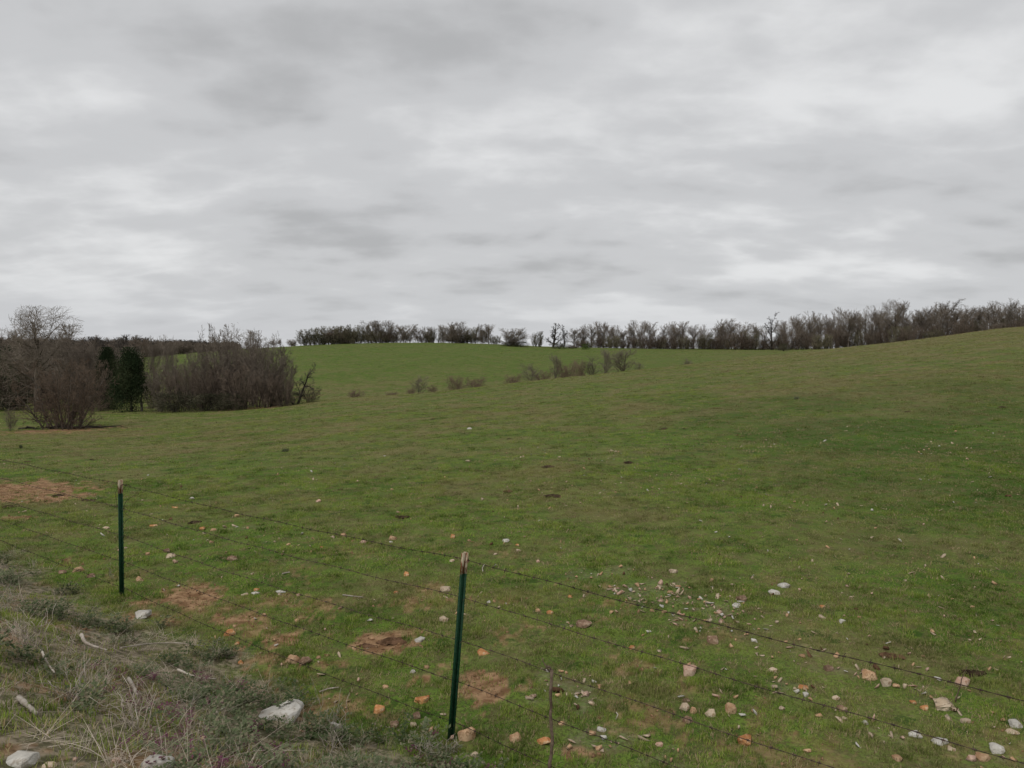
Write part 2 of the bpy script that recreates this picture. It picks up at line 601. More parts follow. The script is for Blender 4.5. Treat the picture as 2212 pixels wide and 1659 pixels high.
def mat_ground():
    m, k, b = mat_new("pasture ground")
    geo = k.n('ShaderNodeNewGeometry')
    P = geo.outputs['Position']

    def at(nm):
        a = k.n('ShaderNodeAttribute', attribute_name=nm)
        return a.outputs['Fac']
    fine = k.noise(P, 14.0, 3.0, .65)
    med = k.noise(P, 2.6, 5.0, .65)
    patchy = k.noise(P, .55, 5.0, .6)
    broad = k.noise(P, .07, 4.0, .6, .4)
    tone = field_tone(k, P)
    g = k.mix(k.rng(med, .38, .62), (.056, .112, .015), (.115, .185, .026))
    g = k.mix(k.rng(patchy, .42, .64, 0, .55), g, (.130, .195, .034))
    g = k.mix(k.rng(k.noise(P, 42.0, 2.0, .6), .46, .60, 0, .7), g, (.036, .048, .014))
    g = k.mix(k.math('MULTIPLY', tone, .68), g, (.180, .145, .068))
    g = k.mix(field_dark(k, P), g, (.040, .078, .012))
    straw = k.math('MULTIPLY', k.rng(fine, .54, .70), k.math('ADD', .12, k.math('MULTIPLY', tone, .5)))
    g = k.mix(straw, g, (.30, .235, .13))
    # scattered darker tussocks and brown thatch
    g = k.mix(k.rng(k.noise(P, 1.7, 5.0, .75), .57, .62, 0, .75), g, (.028, .060, .010))
    g = k.mix(k.rng(k.noise(P, 5.0, 4.0, .7), .50, .58, 0, .5), g, (.115, .092, .045))
    soil = k.mix(k.rng(k.noise(P, 7.0, 5.0, .6), .35, .65), (.160, .088, .044), (.340, .215, .120))
    g = k.mix(at('litter'), g, k.mix(k.rng(fine, .4, .6), (.085, .068, .046), (.27, .215, .16)))
    g = k.mix(at('dirt'), g, soil)
    peb = k.mix(k.rng(k.noise(P, 22.0, 3.0, .6), .42, .6), (.16, .12, .085), (.40, .34, .27))
    g = k.mix(k.math('MULTIPLY', at('pale'), .14), g, peb)
    k.l(g, b.inputs['Base Color'])
    b.inputs['Roughness'].default_value = .95
    bp = k.n('ShaderNodeBump')
    bp.inputs['Strength'].default_value = .6
    bp.inputs['Distance'].default_value = .03
    k.l(k.math('ADD', fine, k.math('MULTIPLY', med, 2.0)), bp.inputs['Height'])
    k.l(bp.outputs[0], b.inputs['Normal'])
    return m


def mat_blade(name, dark, light, straw, straw_amt, thr=0.5, toned=None):
    """thin leaves: colour drifts with world position and from tuft to tuft"""
    m, k, b = mat_new(name)
    geo = k.n('ShaderNodeNewGeometry')
    oi = k.n('ShaderNodeObjectInfo')
    P = geo.outputs['Position']
    n = k.noise(P, .8, 5.0, .6)
    n2 = k.noise(P, 30.0, 2.0, .5)
    f = k.math('ADD', k.math('MULTIPLY', k.math('SUBTRACT', oi.outputs['Random'], .5), 1.1), k.rng(n, .35, .65), clamp=True)
    col = k.mix(f, dark, light)
    if toned:
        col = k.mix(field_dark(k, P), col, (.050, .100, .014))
        col = k.mix(k.math('MULTIPLY', field_tone(k, P), .72), col, toned)
    st = k.math('MULTIPLY', k.rng(n2, thr, thr + .12), straw_amt)
    col = k.mix(st, col, straw)
    k.l(col, b.inputs['Base Color'])
    b.inputs['Roughness'].default_value = .6
    tr = k.n('ShaderNodeBsdfTranslucent')
    k.l(col, tr.inputs['Color'])
    ms = k.n('ShaderNodeMixShader')
    ms.inputs[0].default_value = .3
    out = [x for x in k.t.nodes if x.type == 'OUTPUT_MATERIAL'][0]
    k.l(b.outputs[0], ms.inputs[1])
    k.l(tr.outputs[0], ms.inputs[2])
    k.l(ms.outputs[0], out.inputs[0])
    return m


M_GROUND = mat_ground()
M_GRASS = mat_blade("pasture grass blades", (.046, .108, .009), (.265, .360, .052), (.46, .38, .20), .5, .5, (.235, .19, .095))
M_TURFSTRAW = mat_blade("straw in the turf", (.21, .165, .085), (.38, .30, .165), (.42, .36, .24), .4)
M_STRAW = mat_blade("dry grass blades", (.29, .235, .18), (.58, .49, .40), (.64, .56, .47), .6)
M_WEED = mat_blade("weed leaves", (.070, .100, .040), (.160, .190, .100), (.34, .27, .20), .6)
M_HENBIT = mat_blade("henbit tops", (.13, .045, .075), (.20, .075, .12), (.10, .10, .04), .7)
M_PALEBARK = mat_mix("pale bark", (.12, .10, .085), (.21, .18, .155), 3.0, .9, .3)
M_BARK = mat_mix("grey brown bark", (.075, .060, .048), (.150, .125, .104), 3.0, .9, .4)
M_DARKBARK = mat_mix("dark bark", (.028, .024, .020), (.065, .055, .046), 3.0, .9, .4)
M_TWIG = mat_mix("grey twigs", (.170, .140, .112), (.240, .200, .162), 1.0, .9, 0, vary=.15)
M_TWIGB = mat_mix("brown twigs", (.125, .096, .074), (.180, .140, .110), 1.0, .9, 0, vary=.15)
M_TWIGN = mat_mix("dull brown twigs", (.110, .080, .058), (.165, .122, .092), 1.0, .9, 0, vary=.1)
M_TWIGR = mat_mix("reddish twigs", (.200, .135, .105), (.270, .185, .145), 1.0, .9, 0, vary=.15)
M_TWIGD = mat_mix("dark twigs", (.060, .052, .044), (.110, .095, .080), 1.0, .9, 0, vary=.15)
M_TWIGG = mat_mix("budding twigs", (.135, .122, .075), (.205, .180, .120), .8, .9, 0, vary=.2)
M_CEDAR = mat_mix("cedar needles", (.020, .032, .014), (.060, .070, .034), 1.5, .8, 0, vary=.2)
M_LEAFG = mat_mix("low green leaves", (.040, .068, .016), (.080, .120, .026), 1.5, .8, 0, vary=.2)
M_LEAFB = mat_mix("dull brush leaves", (.050, .050, .030), (.100, .092, .060), 1.5, .8, 0, vary=.2)
M_TAN = mat_mix("tan chert", (.36, .21, .115), (.56, .39, .25), 9.0, .85, .6, third=(.30, .18, .10))
M_ORANGE = mat_mix("orange chert", (.38, .16, .065), (.55, .29, .13), 9.0, .85, .6, third=(.60, .45, .30))
M_BROWN = mat_mix("brown stone", (.16, .10, .065), (.30, .20, .14), 10.0, .9, .7, third=(.38, .29, .21))
M_WHITE = mat_mix("white limestone", (.42, .395, .35), (.56, .535, .485), 7.0, .85, .6, vary=.1, third=(.33, .29, .24))
M_CREAM = mat_mix("pale cream stone", (.40, .31, .215), (.55, .455, .345), 8.0, .85, .6, vary=.15, third=(.30, .20, .12))
M_PINK = mat_mix("pinkish chert", (.42, .26, .19), (.58, .43, .34), 8.0, .85, .6, vary=.12, third=(.35, .20, .13))
M_DUNG = mat_mix("dried dung", (.030, .020, .013), (.085, .058, .036), 20.0, .95, .8)
M_CLOD = mat_mix("dug up soil", (.085, .048, .027), (.19, .11, .065), 18.0, .95, .8)
M_EARTH = mat_mix("reddish earth", (.20, .115, .060), (.36, .23, .135), 18.0, .95, .8)
M_STICK = mat_mix("bleached wood", (.26, .22, .18), (.46, .41, .35), 12.0, .85, .4)
M_BROWNSTICK = mat_mix("brown wood", (.085, .060, .044), (.17, .125, .095), 12.0, .85, .4)
M_OLDPOST = mat_mix("weathered wood", (.16, .14, .12), (.30, .27, .23), 9.0, .9, .5)
M_WIRE = mat_mix("rusty wire", (.038, .030, .026), (.090, .062, .048), 60.0, .7, .2)
M_GREEN = mat_mix("green post paint", (.009, .036, .017), (.014, .050, .026), 25.0, .42, .15, vary=0, third=(.030, .058, .034))


def mat_tip():
    m, k, b = mat_new("chipped white paint over rust")
    tc = k.n('ShaderNodeTexCoord')
    mp = k.n('ShaderNodeMapping')
    mp.inputs['Scale'].default_value = (1, 1, .22)
    k.l(tc.outputs['Object'], mp.inputs['Vector'])
    n = k.noise(mp.outputs[0], 55.0, 5.0, .7)
    rust = k.mix(k.noise(tc.outputs['Object'], 90.0), (.09, .028, .012), (.26, .10, .045))
    k.l(k.mix(k.rng(n, .46, .56), (.50, .43, .31), rust), b.inputs['Base Color'])
    return m


M_TIP = mat_tip()

# ---------------------------------------------------------------- ground sheet


def build_ground():
    deg = np.concatenate([np.arange(-180, -42, 4.0), np.arange(-42, 42, .22), np.arange(42, 180, 4.0)])
    th = np.radians(deg)
    rr = np.concatenate([np.linspace(0.5, 3.0, 12), np.exp(np.linspace(math.log(3.1), math.log(60), 250)), np.exp(np.linspace(math.log(60.8), math.log(420), 150)),
                         np.exp(np.linspace(math.log(430), math.log(9000), 40))])
    nt, nr = len(th), len(rr)
    X = rr[:, None] * np.sin(th)[None]
    Y = rr[:, None] * np.cos(th)[None]
    Z = H(X, Y)
    d, p, w, de, dry = cover(X.ravel(), Y.ravel())
    lit = np.clip(w * .85, 0, 1)
    V = np.stack([X, Y, Z], -1).reshape(-1, 3)
    c = len(V)
    V = np.concatenate([V, [[0, 0, float(H(np.array([0.0]), np.array([0.0]))[0])]]])
    i = np.arange(nr - 1)[:, None] * nt
    k = np.arange(nt)[None]
    k2 = (k + 1) % nt
    Q = np.stack([i + k, i + nt + k, i + nt + k2, i + k2], -1).reshape(-1, 4)
    T = np.stack([np.full(nt, c), np.arange(nt), (np.arange(nt) + 1) % nt], -1)[:, [0, 1, 2]]
    z1 = lambda a: np.append(a, 0)
    me = mesh_np("ground", V, [Q, T], [M_GROUND], True, {'dirt': z1(d), 'pale': z1(p), 'litter': z1(lit), 'dry': z1(dry)})
    o = link("ground", me)
    tag(o, kind='structure')
    return o


build_ground()

# ---------------------------------------------------------------- scattered ground cover (stuff)


def blades(rng, n, rad, hmin, hmax, wid, bend, up=1.0, segs=3):
    """one tuft: n tapered, bent blades"""
    parts_v, Q, T, o = [], [], [], 0
    for _ in range(n):
        a, q = rng.uniform(0, 2 * math.pi), rad * math.sqrt(rng.random())
        bx, by = q * math.cos(a), q * math.sin(a)
        h = rng.uniform(hmin, hmax)
        da = rng.uniform(0, 2 * math.pi)
        dx, dy = math.cos(da), math.sin(da)
        lean = rng.uniform(.1, 1.0) * bend
        w = wid * rng.uniform(.6, 1.2)
        px, py = -dy * w / 2, dx * w / 2
        vs = []
        for k in range(segs):
            t = k / segs
            x, y = bx + dx * lean * h * t * t, by + dy * lean * h * t * t
            z = -0.01 + (h + .01) * t * up * (1 - .35 * min(1, lean) * t)
            ww = 1 - .55 * t
            vs += [(x - px * ww, y - py * ww, z), (x + px * ww, y + py * ww, z)]
        vs.append((bx + dx * lean * h, by + dy * lean * h, h * up * (1 - .35 * min(1, lean))))
        parts_v += vs
        for k in range(segs - 1):
            Q.append((o + 2 * k, o + 2 * k + 1, o + 2 * k + 3, o + 2 * k + 2))
        T.append((o + 2 * segs - 2, o + 2 * segs - 1, o + 2 * segs))
        o += len(vs)
    return np.array(parts_v), np.array(Q), np.array(T)


def leaves(rng, n, rad, height, size, stems=8):
    """a sprawling weed: short stems set with small leaves"""
    V, Q, o = [], [], 0
    per = max(1, n // stems)
    for s in range(stems):
        a = rng.uniform(0, 2 * math.pi)
        L = rad * rng.uniform(.4, 1.1)
        hh = height * rng.uniform(.4, 1.0)
        for j in range(per):
            t = (j + 1) / per
            cx, cy, cz = math.cos(a) * L * t, math.sin(a) * L * t, hh * math.sin(t * 1.9)
            la = a + rng.choice((-1, 1)) * rng.uniform(.6, 1.5)
            ln = size * rng.uniform(.6, 1.2)
            w = ln * .32
            up = rng.uniform(-.1, .7)
            d = np.array((math.cos(la) * math.cos(up), math.sin(la) * math.cos(up), math.sin(up)))
            sd_ = np.array((-math.sin(la), math.cos(la), rng.uniform(-.4, .4)))
            c = np.array((cx, cy, cz))
            V += [c, c + d * ln * .5 + sd_ * w, c + d * ln, c + d * ln * .5 - sd_ * w]
            Q.append((o, o + 1, o + 2, o + 3))
            o += 4
    return np.array(V), np.array(Q), np.zeros((0, 3), int)


def src(name, geo, mat):
    V, q, t = geo
    return bpy.data.objects.new(name, mesh_np(name, V, [q, t], [mat]))


def scatter(name, label, cat, sources, P, scl, idx, seed=1, tilt=None):
    """ONE object: a cloud of points, each carrying a copy of one source through geometry nodes"""
    c = bpy.data.collections.new(name + " sources")
    for i, s in enumerate(sources):
        s.name = "%s source %02d" % (name, i)
        c.objects.link(s)
    n = len(P)
    rs = np.random.RandomState(seed)
    me = bpy.data.meshes.new(name)
    me.vertices.add(n)
    me.vertices.foreach_set("co", np.asarray(P, np.float32).ravel())
    rot = np.zeros((n, 3), np.float32)
    rot[:, 2] = rs.uniform(0, 6.283, n)
    if tilt is not None:
        rot[:, 0] = rs.normal(0, tilt, n)
        rot[:, 1] = rs.normal(0, tilt, n)
    me.attributes.new('rot', 'FLOAT_VECTOR', 'POINT').data.foreach_set('vector', rot.ravel())
    me.attributes.new('scl', 'FLOAT_VECTOR', 'POINT').data.foreach_set('vector', np.asarray(scl, np.float32).ravel())
    me.attributes.new('idx', 'INT', 'POINT').data.foreach_set('value', np.asarray(idx, np.int32))
    o = link(name, me)
    ng = bpy.data.node_groups.new(name + " nodes", 'GeometryNodeTree')
    ng.interface.new_socket('Geometry', in_out='INPUT', socket_type='NodeSocketGeometry')
    ng.interface.new_socket('Geometry', in_out='OUTPUT', socket_type='NodeSocketGeometry')
    N = ng.nodes
    gi, go = N.new('NodeGroupInput'), N.new('NodeGroupOutput')
    ci = N.new('GeometryNodeCollectionInfo')
    ci.inputs['Collection'].default_value = c
    ci.inputs['Separate Children'].default_value = True
    ci.inputs['Reset Children'].default_value = True
    ip = N.new('GeometryNodeInstanceOnPoints')
    ip.inputs['Pick Instance'].default_value = True

    def att(nm, typ):
        a = N.new('GeometryNodeInputNamedAttribute')
        a.data_type = typ
        a.inputs['Name'].default_value = nm
        return [s for s in a.outputs if s.enabled and s.name == 'Attribute'][0]
    L = ng.links.new
    L(gi.outputs[0], ip.inputs['Points'])
    L(ci.outputs[0], ip.inputs['Instance'])
    L(att('idx', 'INT'), ip.inputs['Instance Index'])
    L(att('rot', 'FLOAT_VECTOR'), ip.inputs['Rotation'])
    L(att('scl', 'FLOAT_VECTOR'), ip.inputs['Scale'])
    L(ip.outputs[0], go.inputs[0])
    md = o.modifiers.new("scatter", 'NODES')
    md.node_group = ng
    tag(o, label, cat, kind='stuff')
    return o


def sample_view(rs, D0, D1, dens, um=.82):
    """random ground points between two depths, dens per square metre"""
    n = int(um * (D1 ** 2 - D0 ** 2) * dens)
    D = np.sqrt(rs.uniform(D0 ** 2, D1 ** 2, n))
    X = rs.uniform(-um, um, n) * D
    return X, D


def clear(X, Y):
    """0 where a large stone stands (and just before it), else 1"""
    ok = np.ones(len(X))
    for (px, py, w, h, c, lab) in ROCKS:
        if w < 20:
            continue
        x, y, z = hit(px, py + h * .38)
        a = w * y / F * .5
        f_ = 1.45 if w > 60 else 1.25 if w > 30 else 1.0
        q = ((X - x) / (a * f_)) ** 2 + ((Y - (y - a * .1)) / (a * f_)) ** 2
        ok[(q < 1) & ((w > 40) | (Y > y))] = 0
    return ok


def build_cover():
    rng = random.Random(7)
    rs = np.random.RandomState(7)
    gs = [src("tuft", blades(rng, 26, .085, .012, .036, .0052, 1.0), M_GRASS) for _ in range(5)]
    gs += [src("tuft", blades(rng, 30, .060, .024, .064, .0055, .9), M_GRASS) for _ in range(3)]
    gs += [src("tuft", blades(rng, 20, .085, .012, .042, .0060, 1.7), M_TURFSTRAW) for _ in range(2)]
    Pn, S, I = [], [], []
    for (a, b, dens, sx, sz) in ((2.6, 9, 330, .85, .9), (9, 18, 130, 1.1, .95), (18, 40, 34, 1.7, 1.0), (40, 90, 6, 3.2, 1.2), (90, 132, 1.6, 5.0, 1.5), (132, 250, .4, 7.0, 1.8)):
        X, Y = sample_view(rs, a, b, dens, .85 if a < 20 else .76)
        cl = clear(X, Y)
        X, Y = X[cl > .5], Y[cl > .5]
        d, p, w, de, dry = cover(X, Y)
        lush = fbm(X * .8, Y * .8, 91, 4)
        lush2 = fbm(X * 3.1, Y * 3.1, 95, 3)
        keep = rs.random_sample(len(X)) < (1 - .82 * d) * (1 - .8 * p) * (1 - .75 * w * (1 - .75 * sst(side(X, Y) + .6 * (lush - .5), .8, 1.7))) * (.45 + .55 * sst(lush2 + .4 * (lush - .5), .36, .56))
        X, Y, lush, dry, lush2 = X[keep], Y[keep], lush[keep], dry[keep], lush2[keep]
        Z = H(X, Y)
        n = len(X)
        r_ = rs.random_sample(n)
        tall = (r_ < .06 + .75 * sst(lush2, .60, .68) + .3 * sst(lush, .56, .7))
        stw = rs.random_sample(n) < (.24 + .24 * dry)
        idx = np.where(stw, 8 + rs.randint(0, 2, n), np.where(tall, 5 + rs.randint(0, 3, n), rs.randint(0, 5, n)))
        q = rs.uniform(.75, 1.3, n)
        Pn.append(np.stack([X, Y, Z], -1))
        S.append(np.stack([q * sx, q * sx, q * sz * np.where(tall, .9 + .2 * lush, 1)], -1))
        I.append(idx)
    scatter("grass", "short green pasture grass with straw blades covering the field and hill", "grass", gs, np.concatenate(Pn), np.concatenate(S), np.concatenate(I), 3)

    # weeds of the roadside bank
    ws = [src("weed", leaves(rng, 150, .14, .08, .022, 12), M_WEED) for _ in range(5)]
    X, Y = sample_view(rs, 2.6, 12.5, 75, .9)
    d, p, w, de, dry = cover(X, Y)
    keep = rs.random_sample(len(X)) < clear(X, Y) * w * (1 - .75 * de) * (1 - .5 * p) * sst(fbm(X * 2.2, Y * 2.2, 131, 3) - .17 * sst(side(X, Y), .8, 1.5) + .08 * (X > -1.8), .40, .54)
    X, Y = X[keep], Y[keep]
    n = len(X)
    q = rs.uniform(.7, 1.4, n)
    scatter("weeds", "grey green small leaved weeds matted over the roadside bank", "weeds", ws, np.stack([X, Y, H(X, Y)], -1), np.stack([q, q, q * rs.uniform(.6, 1.6, n)], -1), rs.randint(0, 5, n), 4, .12)

    # dead grass
    ds = [src("dead", blades(rng, 16, .06, .10, .26, .0042, 1.3, segs=4), M_STRAW) for _ in range(4)]
    ds += [src("dead", blades(rng, 12, .10, .12, .30, .0038, 2.6, .28, 4), M_STRAW) for _ in range(4)]
    X, Y = sample_view(rs, 2.6, 12, 42, .9)
    d, p, w, de, dry = cover(X, Y)
    keep = rs.random_sample(len(X)) < clear(X, Y) * np.clip(de * .95 + .20 * w, 0, 1)
    X, Y = X[keep], Y[keep]
    n = len(X)
    q = rs.uniform(.35, 1.0, n)
    scatter("dead_grass", "bleached dead grass lying and standing on the roadside bank", "dead grass", ds, np.stack([X, Y, H(X, Y)], -1), np.stack([q] * 3, -1), np.where(rs.random_sample(n) < .22, rs.randint(0, 4, n), 4 + rs.randint(0, 4, n)), 5, .2)

    # purple henbit
    hs_ = [src("henbit", leaves(rng, 30, .04, .07, .018, 5), M_HENBIT) for _ in range(3)]
    X, Y = sample_view(rs, 2.6, 8, 60, .9)
    s = side(X, Y)
    px, py = proj(X, Y, H(X, Y))
    keep = (rs.random_sample(len(X)) < .75 * sst(fbm(X * 2.0, Y * 2.0, 141, 3), .50, .60)) & (py > 1450) & (s > .1) & ((px < 620) | ((px > 880) & (py > 1590) & (px < 1260)))
    X, Y = X[keep], Y[keep]
    n = len(X)
    q = rs.uniform(.7, 1.3, n)
    scatter("henbit", "small purple topped henbit plants dotted over the roadside bank", "wildflowers", hs_, np.stack([X, Y, H(X, Y)], -1), np.stack([q] * 3, -1), rs.randint(0, 3, n), 6, .1)

    # crumbs of earth over the bare patches
    cb = []
    for i in range(4):
        V, q_, t_ = rock_geo(rng.randint(0, 9999), .013, .011, .009, 9)
        cb.append(bpy.data.objects.new("crumb", mesh_np("crumb", V, [q_, t_], [M_EARTH])))
    X, Y = sample_view(rs, 2.6, 17, 420, .85)
    d, p, w, de, dry = cover(X, Y)
    keep = rs.random_sample(len(X)) < .55 * d
    X, Y = X[keep], Y[keep]
    n = len(X)
    q = np.exp(rs.normal(-.35, .5, n)).clip(.2, 2.4)
    scatter("soil_crumbs", "reddish brown crumbs of earth strewn over the bare soil patches", "soil crumbs", cb, np.stack([X, Y, H(X, Y) + .002], -1), np.stack([q] * 3, -1), rs.randint(0, 4, n), 9, .6)

    # gravel, too many pieces to count
    pb = []
    for i in range(6):
        V, q_, t_ = rock_geo(rng.randint(0, 9999), .018, .014, .011, 8)
        pb.append(bpy.data.objects.new("peb", mesh_np("peb", V, [q_, t_], [(M_CREAM, M_WHITE, M_TAN, M_CREAM, M_PINK, M_CLOD)[i]])))
    Pn = []
    for (a, b, dens) in ((2.6, 9, 260), (9, 22, 130)):
        X, Y = sample_view(rs, a, b, dens, .85)
        d, p, w, de, dry = cover(X, Y)
        keep = rs.random_sample(len(X)) < np.clip(1.1 * p + .12 * d + .030 + .045 * sst(X, -1, 1), 0, 1) * (1 - .8 * w) * sst(fbm(X * .5, Y * .5, 151, 2) + .3 * p, .38, .6) * (rs.random_sample(len(X)) < .7)
        X, Y = X[keep], Y[keep]
        Pn.append(np.stack([X, Y, H(X, Y) + .014], -1))
    Pn = np.concatenate(Pn)
    n = len(Pn)
    q = np.exp(rs.normal(.05, .5, n)).clip(.35, 2.6)
    scatter("gravel", "scattered pale gravel and small chert pieces between the grass", "gravel", pb, Pn, np.stack([q * rs.uniform(.8, 1.5, n), q, q * rs.uniform(.6, 1, n)], -1), rs.choice(6, n, p=(.32, .12, .24, .10, .16, .06)), 8, .5)


# ---------------------------------------------------------------- stones
def rock_geo(seed, a, b, c, npts=18):
    """an angular stone: convex hull of random points, edges chamfered, surface roughened"""
    import bmesh
    rg = random.Random(seed)
    bm = bmesh.new()
    for _ in range(npts):
        v = Vector((rg.gauss(0, 1), rg.gauss(0, 1), rg.gauss(0, 1))).normalized() * rg.uniform(.86, 1.1)
        v = Vector(((abs(v.x) ** .8) * (1 if v.x > 0 else -1), (abs(v.y) ** .8) * (1 if v.y > 0 else -1), (abs(v.z) ** .8) * (1 if v.z > 0 else -1)))
        bm.verts.new((v.x * a, v.y * b, v.z * c))
    r = bmesh.ops.convex_hull(bm, input=bm.verts)
    dl = [g for g in r.get('geom_interior', []) + r.get('geom_unused', []) if isinstance(g, bmesh.types.BMVert)]
    if dl:
        bmesh.ops.delete(bm, geom=list(set(dl)), context='VERTS')
    if npts > 12:
        bmesh.ops.bevel(bm, geom=list(bm.edges), offset=.13 * min(a, b, c), segments=1, affect='EDGES', clamp_overlap=True)
        bmesh.ops.triangulate(bm, faces=bm.faces)
        bmesh.ops.subdivide_edges(bm, edges=list(bm.edges), cuts=1, use_grid_fill=True)
        m = min(a, b, c)
        for v in bm.verts:
            q = v.co / m
            f = 1 + .07 * math.sin(q.x * 3.1 + seed) * math.sin(q.y * 2.7 + seed * .7) + .05 * (rg.random() - .5)
            v.co *= f
    bmesh.ops.triangulate(bm, faces=bm.faces)
    bm.verts.index_update()
    V = np.array([tuple(v.co) for v in bm.verts])
    T = np.array([[v.index for v in f.verts] for f in bm.faces])
    bm.free()
    return V, np.zeros((0, 4), int), T


MATS = dict(t=M_TAN, o=M_ORANGE, b=M_BROWN, w=M_WHITE, c=M_CREAM, p=M_PINK)
